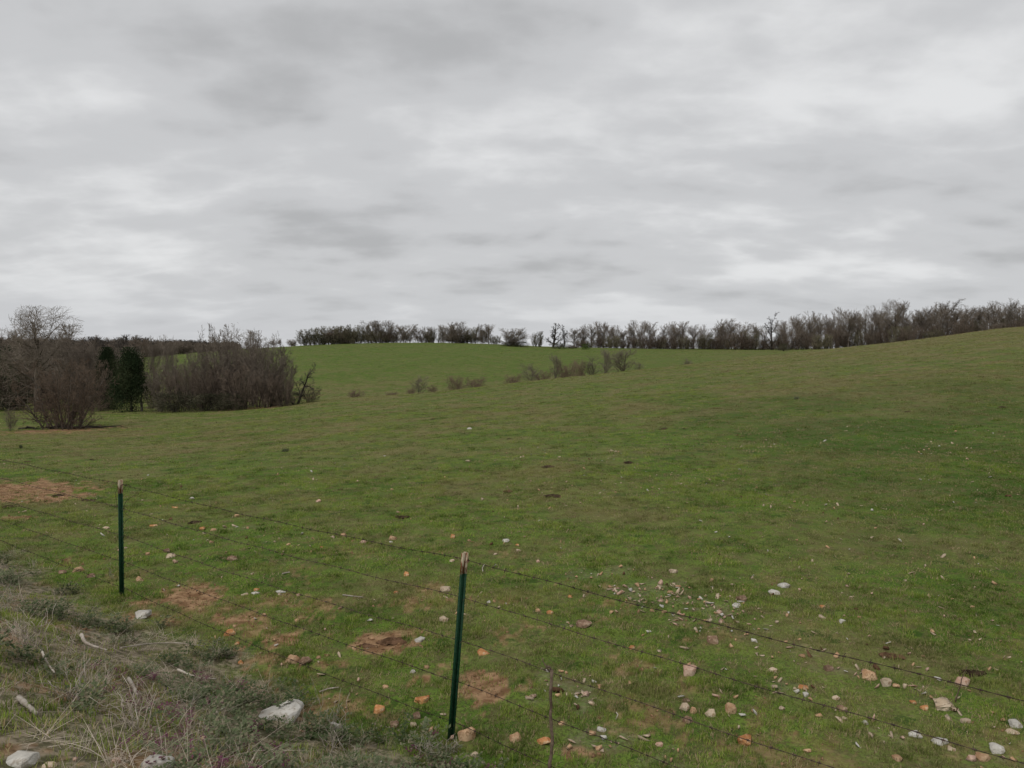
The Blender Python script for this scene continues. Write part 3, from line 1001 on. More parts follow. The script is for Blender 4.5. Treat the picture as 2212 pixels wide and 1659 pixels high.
# x, y, width, height in picture units; colour; label
ROCKS = [
    (603, 1536, 106, 40, 'w', "largest white limestone boulder, low and pointed at its left end, among bank weeds"),
    (336, 1650, 82, 42, 'w', "rounded white boulder at the bottom edge beneath the weedy bank"),
    (34, 1644, 78, 26, 'w', "flat white slab in the bottom left corner"),
    (105, 1652, 36, 16, 'c', "cream stone just right of the slab in the bottom left corner"),
    (249, 1641, 22, 18, 'p', "pinkish stone left of the rounded boulder at the bottom edge"),
    (306, 1327, 38, 20, 'w', "smooth white boulder just right of the foot of the far green post"),
    (165, 1229, 27, 15, 't', "tan stone between far green post and left edge, the larger of its pair"),
    (133, 1235, 19, 10, 'b', "dark brown stone left of the tan one by the left edge"),
    (196, 1243, 18, 14, 'b', "rough grey brown stone left of the far green post"),
    (302, 1250, 21, 15, 't', "tan stone in the grass right of the far green post"),
    (368, 1200, 24, 10, 'c', "pale flat stone touching a brown one, right of the far green post"),
    (360, 1189, 15, 13, 'b', "brown upright stone behind a pale flat one"),
    (319, 1196, 12, 9, 't', "small round tan stone left of a brown and pale pair"),
    (500, 1206, 23, 12, 'b', "lone dark brown stone below the middle wire"),
    (228, 1140, 16, 6, 'c', "small cream stone left of the far green post, beyond the fence"),
    (331, 1135, 19, 7, 'o', "flat orange stone right of the far green post"),
    (438, 1141, 15, 9, 'o', "orange stone at the left end of a strip of pale gravel"),
    (460, 1144, 15, 7, 't', "tan stone beside the orange one at the gravel strip"),
    (511, 1113, 12, 7, 't', "small tan stone above the strip of pale gravel"),
    (688, 1081, 12, 9, 'p', "small pinkish stone farthest out above the top wire"),
    (414, 1076, 12, 5, 'w', "tiny white stone under the top wire near the far post"),
    (378, 1095, 15, 6, 'o', "small orange stone under the top wire near the far post"),
    (456, 1170, 11, 8, 't', "small tan stone below the strip of pale gravel"),
    (553, 1273, 14, 8, 'o', "small red orange stone above two pale flat ones"),
    (528, 1284, 17, 9, 'c', "pale stone at the left of a flat pair in the grass"),
    (551, 1281, 20, 6, 'w', "flat whitish stone beside a small red one"),
    (606, 1277, 27, 6, 'w', "long thin white stone lying flat, left of the near post"),
    (644, 1285, 11, 7, 't', "small tan stone right of the long thin white one"),
    (496, 1366, 30, 18, 'o', "rough orange brown stone on the soil below the bare dirt patch"),
    (511, 1389, 13, 9, 'o', "orange lump just below the rough orange brown stone"),
    (640, 1339, 14, 8, 't', "small tan stone in grass right of the long dirt streak"),
    (519, 1431, 15, 13, 'o', "small upright orange stone at the edge of the weeds"),
    (630, 1424, 36, 22, 't', "large smooth tan stone leaning on a rough brown one"),
    (658, 1427, 27, 24, 'b', "rough brown stone leaning on a smooth tan one"),
    (688, 1420, 12, 8, 't', "small tan stone just right of a leaning pair"),
    (317, 1531, 15, 13, 'w', "small white stone deep in the bank's dead grass"),
    (438, 1594, 20, 19, 'p', "pinkish tan stone in the grass above the bottom boulder"),
    (653, 1574, 18, 15, 'p', "pinkish stone under the largest white boulder"),
    (676, 1574, 15, 15, 'o', "orange stone between a pinkish one and a grey white one"),
    (723, 1569, 34, 18, 'w', "grey white stone in dry stems right of the largest boulder"),
    (1007, 1581, 41, 42, 't', "big upright tan stone just right of the near green post's foot"),
    (1115, 1592, 31, 25, 't', "angular tan stone, second to the right of the near post"),
    (1175, 1602, 34, 20, 'o', "orange brown stone touching the foot of the thin wooden stay"),
    (850, 1563, 27, 20, 'b', "rounded grey brown stone left of the near post's foot"),
    (892, 1566, 20, 12, 'c', "small white stone left of the near post's foot"),
    (900, 1546, 27, 17, 'b', "brown stone half sunk in grass behind a small white one"),
    (818, 1530, 29, 26, 'o', "bright orange stone leaning right, in grass left of near post"),
    (913, 1512, 37, 20, 'o', "red brown double humped stone left of the near green post"),
    (1045, 1409, 31, 17, 'o', "orange stone with a cream top right of the near post's middle"),
    (958, 1337, 24, 17, 'c', "pale pointed stone left of the near post's upper half"),
    (962, 1272, 26, 17, 'c', "cream stone crossed by the second wire left of near post"),
    (878, 1239, 14, 14, 'o', "upright orange stone between the top two wires"),
    (855, 1279, 11, 8, 'o', "small orange stone below the upright orange one"),
    (848, 1161, 20, 12, 't', "tan stone just above the top wire, with a white one below"),
    (844, 1171, 10, 6, 'w', "tiny white stone under the tan one at the top wire"),
    (785, 1170, 17, 10, 'p', "pinkish stone beneath the top wire left of a tan one"),
    (742, 1155, 16, 8, 't', "tan stone right on the line of the top wire"),
    (718, 1160, 12, 6, 'c', "cream stone in the pebble group left along the top wire"),
    (977, 1158, 14, 11, 'o', "orange stone above the tip of the near post"),
    (1013, 1167, 10, 5, 't', "small flat tan stone above the near post's tip"),
    (1093, 1167, 16, 9, 'w', "bright white stone alone in grass, upper right of near post"),
    (1118, 1177, 10, 7, 'o', "small orange stone below the lone bright white one"),
    (1120, 1189, 12, 7, 'c', "small cream stone, lowest under the lone bright white one"),
    (977, 1211, 14, 7, 'c', "pale stone touching the top wire left of the near post's tip"),
    (1162, 1213, 10, 8, 'p', "small pinkish stone above the top wire right of near post"),
    (1070, 1197, 10, 5, 'c', "tiny cream stone just right of the near post's tip"),
    (645, 1286, 10, 8, 'p', "tiny pinkish stone in the grass near a long white one"),
    (695, 1182, 11, 6, 'o', "small orange stone below the pebble group on the top wire"),
    (623, 1176, 11, 5, 't', "small tan stone between top and second wires, left of pebbles"),
    (1163, 1319, 15, 10, 't', "left one of two tan stones on the second wire"),
    (1188, 1323, 19, 9, 'o', "right one of two stones on the second wire, flatter"),
    (1262, 1349, 37, 17, 'b', "flat brownish rubble stone below the gravel spread"),
    (1232, 1289, 12, 8, 'o', "small orange stone left of the gravel spread"),
    (1322, 1322, 13, 10, 't', "small tan stone at the lower left of the gravel spread"),
    (907, 1382, 24, 12, 'w', "grey white stone beside the dug soil left of near post"),
    (892, 1451, 13, 10, 'w', "small grey stone left of the near post, below the dug soil"),
    (920, 1441, 15, 8, 't', "small tan stone just left of the near post's lower half"),
    (832, 1483, 15, 9, 't', "tan stone with a chipped top left of the red brown one"),
    (765, 1401, 12, 8, 't', "small tan stone left of the dug soil"),
    (1025, 1629, 20, 13, 'c', "cream stone under the big tan one at the bottom edge"),
    (1456, 1232, 22, 12, 'c', "pale tan stone above the gravel spread"),
    (1694, 1264, 29, 13, 'w', "white flat stone, the upper of a close white pair"),
    (1674, 1279, 27, 12, 'w', "white flat stone, the lower of a close white pair"),
    (1603, 1292, 25, 18, 'b', "brown block standing at the right end of the gravel"),
    (1593, 1307, 24, 12, 'w', "white stone directly below the brown block"),
    (1777, 1309, 14, 9, 'o', "lone orange stone right of the close white pair"),
    (1538, 1253, 12, 8, 't', "small tan stone above the top wire, left of the white pair"),
    (1821, 1341, 17, 12, 'w', "white stone standing alone above the top wire on the right"),
    (1629, 1383, 16, 10, 'w', "grey white stone under the top wire, right of a dark one"),
    (1541, 1379, 26, 29, 'b', "dark rusty brown stone standing upright between two wires"),
    (1365, 1399, 20, 11, 'o', "flat topped orange stone below the second wire"),
    (1491, 1448, 44, 27, 'p', "broad pinkish tan stone with a peaked top"),
    (1362, 1474, 17, 10, 't', "tan stone below the flat topped orange one"),
    (1671, 1447, 20, 11, 'c', "cream stone with a dark hollow under the second wire"),
    (1882, 1458, 37, 27, 't', "blocky tan stone left in a pair on the right slope"),
    (1916, 1473, 26, 24, 'c', "lighter pointed stone right in a pair on the right slope"),
    (1937, 1481, 16, 9, 't', "small tan stone behind the pointed light one"),
    (1791, 1443, 26, 15, 'b', "dark brown stone left of the soil heap"),
    (2081, 1473, 37, 22, 'p', "round pinkish boulder behind the thin red stem"),
    (2048, 1525, 54, 22, 'c', "long cream boulder at the foot of the thin red stem"),
    (1973, 1517, 15, 11, 'o', "small orange stone upper left of its pair near long cream boulder"),
    (1999, 1528, 20, 13, 'o', "orange stone between a smaller orange one and the long boulder"),
    (1737, 1485, 26, 11, 'o', "bright red orange stone on the second wire"),
    (1741, 1500, 16, 11, 'w', "small white stone below the bright red orange one"),
    (1480, 1527, 23, 20, 'c', "pale square stone at the left of a tight cluster"),
    (1498, 1534, 17, 20, 't', "yellow tan pointed stone at the right of a tight cluster"),
    (1487, 1554, 25, 22, 'b', "round brown stone at the bottom of a tight cluster"),
    (1483, 1513, 22, 10, 'b', "dark brown stone at the top of a tight cluster"),
    (1537, 1540, 28, 20, 'c', "cream leaning stone between the cluster and a big tan one"),
    (1579, 1530, 29, 30, 't', "big tan stone with pink face right of the tight cluster"),
    (1610, 1596, 33, 32, 'o', "red brown block below the third wire"),
    (1806, 1507, 18, 11, 'c', "upper cream stone under the second wire near right"),
    (1821, 1530, 25, 14, 'b', "brown cream stone under the upper cream one"),
    (2196, 1564, 34, 20, 'w', "bright white boulder at the right edge"),
    (2087, 1557, 24, 13, 'c', "cream stone below the long cream boulder"),
    (2159, 1618, 40, 22, 'w', "round white boulder near the bottom right corner"),
    (1981, 1588, 34, 11, 'w', "thin white slab left of a grey one at the lower right"),
    (2033, 1603, 40, 16, 'w', "broad grey white slab half in grass at the lower right"),
    (2189, 1583, 32, 9, 'c', "flat cream slab under the white boulder at right edge"),
    (2126, 1636, 34, 16, 't', "tan slab at the bottom, left of the round white boulder"),
    (2057, 1616, 20, 14, 'c', "small cream stone right under the broad grey slab"),
    (1299, 1576, 22, 12, 'w', "grey white stone right of the thin wooden stay"),
    (1448, 1278, 15, 9, 't', "tan stone in the middle of the gravel spread"),
    (1014, 925, 13, 5, 'w', "tiny bright white stone alone far out in the middle field"),
    (1010, 995, 10, 4, 'c', "tiny cream stone far out in the field's middle"),
    (1940, 1638, 26, 12, 't', "tan stone at the bottom edge left of the tan slab"),
    (1425, 1608, 18, 10, 'p', "pinkish stone on the pale patch below the third wire"),
    (1212, 1562, 16, 11, 't', "small tan stone right of the wooden stay's lower end"),
    (1745, 1620, 20, 12, 't', "small tan stone under the red brown block's right"),
    (1870, 1560, 16, 9, 'w', "small white stone below the brown cream one"),
    (1690, 1530, 14, 9, 'c', "small cream stone right of the big tan stone"),
]


def build_rocks():
    for i, (px, py, w, h, c, lab) in enumerate(ROCKS):
        x, y, z = hit(px, py + h * .38)
        s = y / F
        a = w * s * .5
        hh = h * s
        cz = max(.25 * a, hh * .58)
        cy = a * random.Random(i).uniform(.7, .95)
        V, q, t = rock_geo(100 + i, a, cy, cz)
        name = 'boulder' if w >= 34 else 'stone'
        me = mesh_np(name, V, [q, t], [MATS[c]])
        o = link(name, me, loc=(x, y + cy * .4, hz(x, y + cy * .4) + cz * (.36 if w > 36 else .22)))
        o.rotation_euler = (0, 0, random.Random(i * 7).uniform(-.35, .35))
        tag(o, lab, name, 'boulders lying on the bank and pasture' if w >= 34 else 'loose stones in the pasture')


# ---------------------------------------------------------------- clods and dung
CLODS = [
    (848, 1388, 70, 22, M_CLOD, "clod", "dug up brown soil heap left of the near green post"),
    (790, 1396, 40, 12, M_CLOD, "clod", "smaller soil heap at the left of the dug up one"),
    (1930, 1421, 60, 22, M_CLOD, "clod", "dark brown soil heap under the top wire on the right slope"),
    (2100, 1456, 62, 14, M_DUNG, "clod", "flat dark brown soil heap near the right edge"),
    (1195, 1073, 42, 8, M_DUNG, "dung", "dark cow pat, widest one in the middle field"),
    (1183, 1009, 28, 7, M_DUNG, "dung", "dark cow pat above the widest one"),
    (1432, 928, 20, 4, M_DUNG, "dung", "left of two small dark cow pats far out in the field"),
    (1478, 927, 10, 3, M_DUNG, "dung", "right of two small dark cow pats far out in the field"),
    (868, 1118, 32, 7, M_DUNG, "dung", "cow pat above the top wire, left of near post"),
    (1097, 1062, 22, 9, M_CLOD, "dung", "lighter brown cow pat left of the widest one"),
    (1358, 1000, 22, 4, M_DUNG, "dung", "thin dark cow pat right of the middle field"),
    (935, 906, 14, 4, M_DUNG, "dung", "tiny dark cow pat far out before the valley shrubs"),
    (1100, 948, 12, 4, M_DUNG, "dung", "tiny cow pat right below the tiny white stone"),
    (1030, 1017, 14, 4, M_DUNG, "dung", "tiny cow pat under the tiny cream stone"),
    (420, 1130, 30, 7, M_DUNG, "dung", "dark cow pat between far post and gravel strip"),
    (190, 1082, 30, 8, M_DUNG, "dung", "dark cow pat at the right end of the bare dirt patch"),
    (125, 1072, 26, 7, M_DUNG, "dung", "dark cow pat in the middle of the bare dirt patch"),
    (20, 1096, 36, 6, M_DUNG, "dung", "dark cow pat below the bare dirt patch at left edge"),
    (60, 998, 18, 6, M_DUNG, "dung", "dark cow pat under the upper left wire"),
    (200, 994, 14, 4, M_DUNG, "dung", "small dark cow pat beyond the far green post"),
    (62, 1117, 14, 6, M_CLOD, "dung", "small brown cow pat left of the far green post"),
    (2165, 880, 16, 4, M_DUNG, "dung", "small dark cow pat high on the right hillside"),
    (1960, 890, 14, 4, M_DUNG, "dung", "small dark cow pat on the right hillside, left of another"),
]


def build_clods():
    for i, (px, py, w, h, m, kind, lab) in enumerate(CLODS):
        x, y, z = hit(px, py)
        s = y / F
        a = w * s * .5
        dz = CAMZ - z
        b = min(a * .8, max(a * .5, h * s * y / max(.8, dz) * .35))
        hh = min(.10, .25 * a) if kind == 'clod' else min(.05, .16 * a + .012)
        n = 26
        g = np.linspace(-1, 1, n)
        U, W = np.meshgrid(g, g)
        q = np.sqrt(U ** 2 + W ** 2) + (fbm(U * 2.1 + i * 7, W * 2.1, 200 + i, 3) - .5) * .9
        top = np.sqrt(np.clip(1 - q ** 2, 0, 1))
        Z = hh * top * (.45 + 1.1 * fbm(U * 5 + i, W * 5, 230 + i, 3)) - .015 * (top <= 0)
        X_, Y_ = U * a, W * b
        Zg = H(x + X_, y + Y_) - z
        V = np.stack([X_, Y_, Zg + Z - .004], -1).reshape(-1, 3)
        ii = np.arange(n - 1)[:, None] * n + np.arange(n - 1)[None]
        Q = np.stack([ii, ii + 1, ii + n + 1, ii + n], -1).reshape(-1, 4)
        keep = (top.ravel()[Q] > 0).any(axis=1)
        nm = 'soil_heap' if kind == 'clod' else 'cow_pat'
        o = link(nm, mesh_np(nm, V, [Q[keep]], [m]), loc=(x, y, z))
        tag(o, lab, 'soil heap' if kind == 'clod' else 'cow pat', 'soil heaps dug up in the pasture' if kind == 'clod' else 'cow pats dropped on the pasture')


# ---------------------------------------------------------------- fence
WH = [1.335, 1.06, .745, .44, .135]          # wire heights on a post


def build_fence():
    k = np.array([-1.32, 0, 1, 2.02])          # posts along the line, 0 = far, 1 = near
    base = []
    for q in k:
        x, y = P0[0] + FD[0] * q, P0[1] + FD[1] * q
        base.append((x, y, hz(x, y)))
    g1 = 0.0
    fence = empty("barbed_wire_fence", (P1[0], P1[1], base[2][2]))
    tag(fence, "barbed wire fence on green steel posts running between bank and pasture", "fence")
    org = np.array(fence.location)
    lean = [(.01, 0), (.012, .0), (.078, .01), (.0, 0)]
    HT = 1.395
    dirs = []
    for i, (bx, by, bz) in enumerate(base):
        top0 = (base[i][2] - base[2][2])
        up = Vector((lean[i][0], lean[i][1], 1)).normalized()
        # the section of a steel fence post: flange towards the road, web behind it, studs down the face
        ax = Vector((FDn[0], FDn[1], 0))
        rot = Matrix((ax, up.cross(ax).normalized(), up)).transposed() if False else None
        xax = (ax - up * ax.dot(up)).normalized()
        yax = up.cross(xax).normalized()       # towards the far side
        Mx = Matrix.Identity(4)
        for r_ in range(3):
            Mx[r_][0], Mx[r_][1], Mx[r_][2] = xax[r_], yax[r_], up[r_]
        Mx.translation = Vector((bx, by, bz - (.045 if i == 1 else .025))) - Vector(org)
        split = HT - .155
        pieces = [box(-.021, .021, -.003, .003, -.3, split), box(-.003, .003, -.036, -.0032, -.3, split - .001), box(-.008, .008, -.040, -.0362, -.3, split - .002)]
        for s in range(20):
            z0 = .06 + s * .06
            if z0 < split - .02:
                pieces.append(box(-.011, .011, .0032, .012, z0, z0 + .016))
        V, q, t = join(pieces)
        p = link('steel_post', mesh_np('steel_post', V, [q, t], [M_GREEN]), fence)
        p.matrix_local = Mx
        tag(p, ("green steel post beyond the left edge", "far green steel post with rusty white tip", "near green steel post leaning to the right", "green steel post beyond the right edge")[i])
        pieces = [box(-.021, .021, -.003, .003, split, HT), box(-.003, .003, -.036, -.0032, split - .001, HT - .002), box(-.008, .008, -.040, -.0362, split - .002, HT - .001)]
        for s in (split + .02, split + .08, split + .13):
            pieces.append(box(-.011, .011, .0032, .012, s, s + .014))
        V, q, t = join(pieces)
        tp = link('painted_tip', mesh_np('painted_tip', V, [q, t], [M_TIP]), p)
        for hh in WH:
            a = np.linspace(-.4, math.pi + .4, 14)
            V, q, t = tube(np.stack([.026 * np.cos(a), -.010 + .034 * np.sin(a), hh + .010 * np.sin(a * 2)], -1), .0016, 5)
            link('wire_clip', mesh_np('wire_clip', V, [q, t], [M_WIRE]), p)
        dirs.append(Mx)
    rg = random.Random(3)
    for j, hh in enumerate(WH):
        pts = []
        for i in range(3):
            A = dirs[i] @ Vector((0, .016, hh))
            B = dirs[i + 1] @ Vector((0, .016, hh))
            L = (B - A).length
            n = int(L / .018)
            sag = (.02, .035, .03)[i] * rg.uniform(.6, 1.2)
            for m in range(n):
                t = m / n
                p = A.lerp(B, t)
                p.z -= 4 * sag * t * (1 - t) + .004 * math.sin(t * 31 + j)
                pts.append(tuple(p))
        pts = np.array(pts)
        n = len(pts)
        ph = np.arange(n) * .62
        side_ = np.array([FN[0], FN[1], 0])
        off = (np.cos(ph)[:, None] * side_ + np.sin(ph)[:, None] * np.array([0, 0, 1.0])) * .0014
        parts = [tube(pts + off, .0014, 5), tube(pts - off, .0014, 5)]
        d = 0
        k0 = 0
        while k0 < n - 2:
            c = pts[k0]
            tg = pts[k0 + 1] - pts[k0]
            tg /= np.linalg.norm(tg)
            for turn in range(2):
                a0 = rg.uniform(0, 6.28)
                e1 = np.array([FN[0], FN[1], 0]) * math.cos(a0) + np.array([0, 0, 1]) * math.sin(a0)
                parts.append(tube([c - e1 * .019 + tg * .006, c - tg * .002, c + e1 * .019 - tg * .005], [.0009, .0017, .0009], 4))
            parts.append(tube([c - tg * .009, c, c + tg * .009], [.0038, .0046, .0038], 6))
            k0 += int(.125 / .018) + rg.choice((0, 0, 1))
        V, q, t = join(parts)
        w = link('barbed_wire', mesh_np('barbed_wire', V, [q, t], [M_WIRE], True), fence)
        tag(w, ("top barbed wire strand", "second barbed wire strand from the top", "middle barbed wire strand", "fourth barbed wire strand from the top", "lowest barbed wire strand")[j])
    # loose ends of wire twisted off the far post
    A = dirs[1] @ Vector((0, -.02, 1.335))
    def loose(ps, name='loose_wire_end'):
        P = [A + Vector(FDn.tolist() + [0]) * a + Vector((0, 0, b)) + Vector(FN.tolist() + [0]) * c for a, b, c in ps]
        P = np.array([tuple(p) for p in P])
        tt = np.linspace(0, len(P) - 1, 40)
        # smooth the bends
        Q = np.stack([np.interp(tt, range(len(P)), P[:, i]) for i in range(3)], -1)
        for _ in range(4):
            Q[1:-1] = (Q[:-2] + 2 * Q[1:-1] + Q[2:]) / 4
        V, q, t = tube(Q, .0022, 5)
        link(name, mesh_np(name, V, [q, t], [M_WIRE], True), fence)
    loose([(.0, -.03, 0), (.12, .03, -.02), (.22, .04, -.02), (.13, -.04, -.03), (.05, -.09, -.02)])
    loose([(.36, -.07, 0), (.25, -.14, -.05), (.20, -.24, -.06), (.22, -.32, -.03), (.28, -.33, .0), (.20, -.36, -.02), (.06, -.47, -.02)])
    loose([(-.02, .02, 0), (-.05, -.10, -.03), (-.02, -.22, -.03), (-.03, -.30, 0)])
    # wooden stay
    x, y = P1[0] + FDn[0] * .70, P1[1] + FDn[1] * .70
    for _ in range(3):
        pass
    return fence, dirs


def crooked(p0, p1, r0, r1, jit, n=14, seed=1, sag=0.0):
    rg = random.Random(seed)
    p0, p1 = np.array(p0, float), np.array(p1, float)
    P = []
    o = np.zeros(3)
    for i in range(n):
        t = i / (n - 1)
        o = o * .8 + np.array([rg.gauss(0, jit), rg.gauss(0, jit), rg.gauss(0, jit * .6)])
        q = p0 * (1 - t) + p1 * t + o * math.sin(math.pi * t) * 1.5
        q[2] += sag * 4 * t * (1 - t)
        P.append(q)
    rr = np.linspace(r0, r1, n) * np.array([rg.uniform(.88, 1.12) for _ in range(n)])
    return tube(P, rr, 6)


def build_sticks():
    # thin wooden stay hung on the wires right of the near post
    u = (1197 - CX) / F
    # where the vertical plane through the wires meets this direction
    t = (u * P1[1] - P1[0]) / (FDn[0] - u * FDn[1])
    x, y = P1[0] + FDn[0] * t, P1[1] + FDn[1] * t
    x, y = x - FN[0] * .03, y - FN[1] * .03
    zt = unproj(1199, 1447, y)[2]
    g = hz(x, y)
    st = empty('wooden_stay', (x, y, g))
    tag(st, "thin forked brown wooden stay standing against the wires right of the near post", "stay")
    V, q, t_ = crooked((-.012, 0, -.03), (.006, 0, zt - g), .013, .011, .0035, 18, 4)
    link('shaft', mesh_np('shaft', V, [q, t_], [M_BROWNSTICK], True), st)
    V, q, t_ = crooked((.004, 0, zt - g - .01), (-.055, .01, zt - g + .075), .006, .003, .004, 6, 5)
    link('fork', mesh_np('fork', V, [q, t_], [M_BROWNSTICK], True), st)
    V, q, t_ = crooked((.004, 0, zt - g - .004), (-.02, -.01, zt - g + .03), .008, .005, .002, 5, 8)
    link('fork', mesh_np('fork', V, [q, t_], [M_BROWNSTICK], True), st)

    def lying(name, cat, lab, ps, r0, r1, mat, lift=.02, seed=1, grp=None):
        W = []
        for px, py in ps:
            x_, y_, z_ = hit(px, py)
            W.append((x_, y_, z_ + lift))
        W = np.array(W)
        tt = np.linspace(0, len(W) - 1, 24)
        Q = np.stack([np.interp(tt, range(len(W)), W[:, i]) for i in range(3)], -1)
        for _ in range(3):
            Q[1:-1] = (Q[:-2] + 2 * Q[1:-1] + Q[2:]) / 4
        Q[:, 2] = np.maximum(Q[:, 2], H(Q[:, 0], Q[:, 1]) + r1)
        rg = random.Random(seed)
        c = Q[0].copy()
        V, q, t_ = tube(Q - c, np.linspace(r0, r1, 24) * np.array([rg.uniform(.85, 1.15) for _ in range(24)]), 6)
        o = link(name, mesh_np(name, V, [q, t_], [mat], True), loc=tuple(c))
        tag(o, lab, cat, grp)
    G = 'dead sticks fallen on the roadside bank'
    lying('stick', 'stick', "thick bleached stick with an upturned left end on the bank", [(176, 1383), (183, 1400), (200, 1408), (232, 1418)], .016, .006, M_STICK, .05, 1, G)
    lying('stick', 'stick', "long thin arching pale stick across the upper bank", [(262, 1414), (320, 1404), (380, 1402), (440, 1409)], .006, .004, M_STICK, .06, 2, G)
    lying('stick', 'stick', "pale stick lying below the long arching one", [(384, 1454), (410, 1466), (435, 1474), (468, 1474)], .011, .005, M_STICK, .03, 3, G)
    lying('stick', 'stick', "thick grey stick at the left end of the lower bank", [(40, 1515), (62, 1535), (80, 1552)], .016, .010, M_STICK, .02, 4, G)
    lying('stick', 'stick', "short pale broken stick in the middle of the bank", [(278, 1478), (290, 1498), (296, 1516)], .014, .009, M_STICK, .04, 5, G)
    lying('stick', 'stick', "grey stick sloping down through the dead grass by the left edge", [(90, 1420), (100, 1445), (118, 1470)], .009, .005, M_STICK, .05, 6, G)
    lying('stick', 'stick', "thin curved stick left of the largest white boulder", [(455, 1560), (500, 1530), (540, 1508), (572, 1495)], .005, .003, M_STICK, .04, 7, G)
    lying('stick', 'stick', "thin pale stick lying in grass between the second and third wires", [(740, 1287), (765, 1290), (785, 1292)], .008, .005, M_STICK, .01, 8, G)
    lying('stick', 'stick', "short pale stick in the pasture under the top wire near the left", [(610, 1243), (618, 1241), (626, 1240)], .010, .007, M_STICK, .02, 9, G)
    lying('stick', 'stick', "small forked pale stick right of the near post's tip", [(1046, 1225), (1042, 1232), (1043, 1240)], .008, .005, M_STICK, .03, 10, G)
    lying('stick', 'stick', "thin brown stick lying across soil left of the near post", [(690, 1500), (710, 1493), (732, 1490)], .006, .004, M_STICK, .02, 11, G)
    lying('stick', 'stick', "thin curled pale stick left of the broad pinkish stone", [(1331, 1545), (1335, 1550), (1330, 1560)], .005, .003, M_STICK, .02, 12, G)
    # red stem on the right
    x, y, z = hit(2062, 1517)
    e = unproj(2089, 1440, y)
    V, q, t_ = crooked((0, 0, -.01), (e[0] - x, 0, e[2] - z), .005, .0025, .003, 10, 9)
    o = link('plant_stem', mesh_np('plant_stem', V, [q, t_], [M_BROWNSTICK], True), loc=(x, y, z))
    tag(o, "thin dark red stem leaning right above the long cream boulder", "stem")
    # tall dry weed stalks: each clump is a thing
    def stalks(px, py, n, h, spread, lab, seed, w=.0022):
        rg = random.Random(seed)
        x, y, z = hit(px, py)
        ps = []
        for i in range(n):
            a = rg.uniform(0, 6.28)
            L = h * rg.uniform(.5, 1.1)
            sp = spread * rg.uniform(.2, 1.2) * L
            b = (rg.gauss(0, .03), rg.gauss(0, .03), 0)
            top = (b[0] + math.cos(a) * sp, b[1] + math.sin(a) * sp, L)
            ps.append(crooked(b, top, w, w * .5, .008, 9, seed * 50 + i))
            if rg.random() < .6:
                m = [b[q] * .5 + top[q] * .5 for q in range(3)]
                ps.append(crooked(m, (m[0] + rg.gauss(0, .05), m[1] + rg.gauss(0, .05), m[2] + L * .35), w * .7, w * .4, .005, 6, seed * 70 + i))
        V, q, t_ = join(ps)
        o = link('dry_stalks', mesh_np('dry_stalks', V, [q, t_], [M_STICK], True), loc=(x, y, z))
        tag(o, lab, 'dry stalks', 'dry weed stalks standing on the bank')
    stalks(715, 1625, 9, .34, .45, "tall thin dry stalks crossing right of the grey white stone", 1)
    stalks(748, 1655, 8, .26, .8, "low crossing dry stalks at the bottom edge, centre left", 2)
    stalks(925, 1640, 12, .16, .9, "short tangle of dry stalks left of the near post's foot", 3)
    stalks(975, 1632, 9, .17, .9, "dry stalks tangled against the near post's foot", 4)
    stalks(690, 1560, 2, .42, .30, "two very thin tall stalks rising behind the grey white stone", 5, .0016)
    stalks(60, 1400, 14, .26, .8, "pale fan of dry stalks by the left edge", 6, .0026)
    stalks(150, 1520, 12, .22, .9, "dry stalks matted over the left part of the bank", 7, .0026)
    stalks(285, 1575, 12, .22, .9, "dry stalks above the rounded bottom boulder", 8)
    stalks(240, 1250, 4, .20, .5, "few dry stalks left of the far green post's foot", 9)
    stalks(10, 1300, 8, .22, .8, "dry stalks in the weeds at the left edge, highest on the bank", 10)
    stalks(400, 1535, 9, .16, .9, "dry stalks between the bank's purple plants", 11)


# ---------------------------------------------------------------- trees
def grow(rg, out, p, d, L, r, lev, P):
    """one limb as a jittered polyline, with side limbs; out[0] limbs, out[1] twigs"""
    maxl = P['lev']
    n = max(2, P.get('n', 4) if lev < maxl else 2)
    sl = L / n
    tgt = out[0] if lev <= P.get('trunklev', 1) else out[1]
    kids = P['kids'][lev] if lev < maxl else 0
    jit = P['jit'] * (1.0 if lev else P.get('jit0', .5))
    rmin = P['rmin']
    for i in range(n):
        nd = Vector((d.x + rg.gauss(0, jit), d.y + rg.gauss(0, jit), d.z + rg.gauss(0, jit * .7) + P['up'] * (1 if lev else .3)))
        nd.normalize()
        q = p + nd * sl
        r2 = max(rmin * .6, r * (1 - .62 * (i + 1) / n)) if lev < maxl else max(rmin * .45, r * (1 - .5 * (i + 1) / n))
        r1 = max(rmin * .6, r * (1 - .62 * i / n)) if lev < maxl else max(rmin * .5, r * (1 - .5 * i / n))
        tgt.append((p.x, p.y, p.z, q.x, q.y, q.z, r1, r2))
        t = (i + 1) / n
        if lev < maxl and (lev > 0 or t > P['bare']):
            c = kids * (1.0 if lev else 1 / max(.2, (1 - P['bare']))) / n
            c = int(c) + (1 if rg.random() < c - int(c) else 0)
            for _ in range(c):
                a = rg.uniform(0, 2 * math.pi)
                ref = Vector((0, 0, 1)) if abs(nd.z) < .9 else Vector((1, 0, 0))
                u = nd.cross(ref).normalized()
                v = nd.cross(u)
                sp = P['ang'] * rg.uniform(.6, 1.3)
                cd = nd * math.cos(sp) + (u * math.cos(a) + v * math.sin(a)) * math.sin(sp)
                s0 = rg.uniform(0, 1)
                grow(rg, out, p.lerp(q, s0), cd, L * P['ratio'] * rg.uniform(.7, 1.2) * (1.15 - .35 * t), max(rmin, r1 * .45), lev + 1, P)
        p, d = q, nd


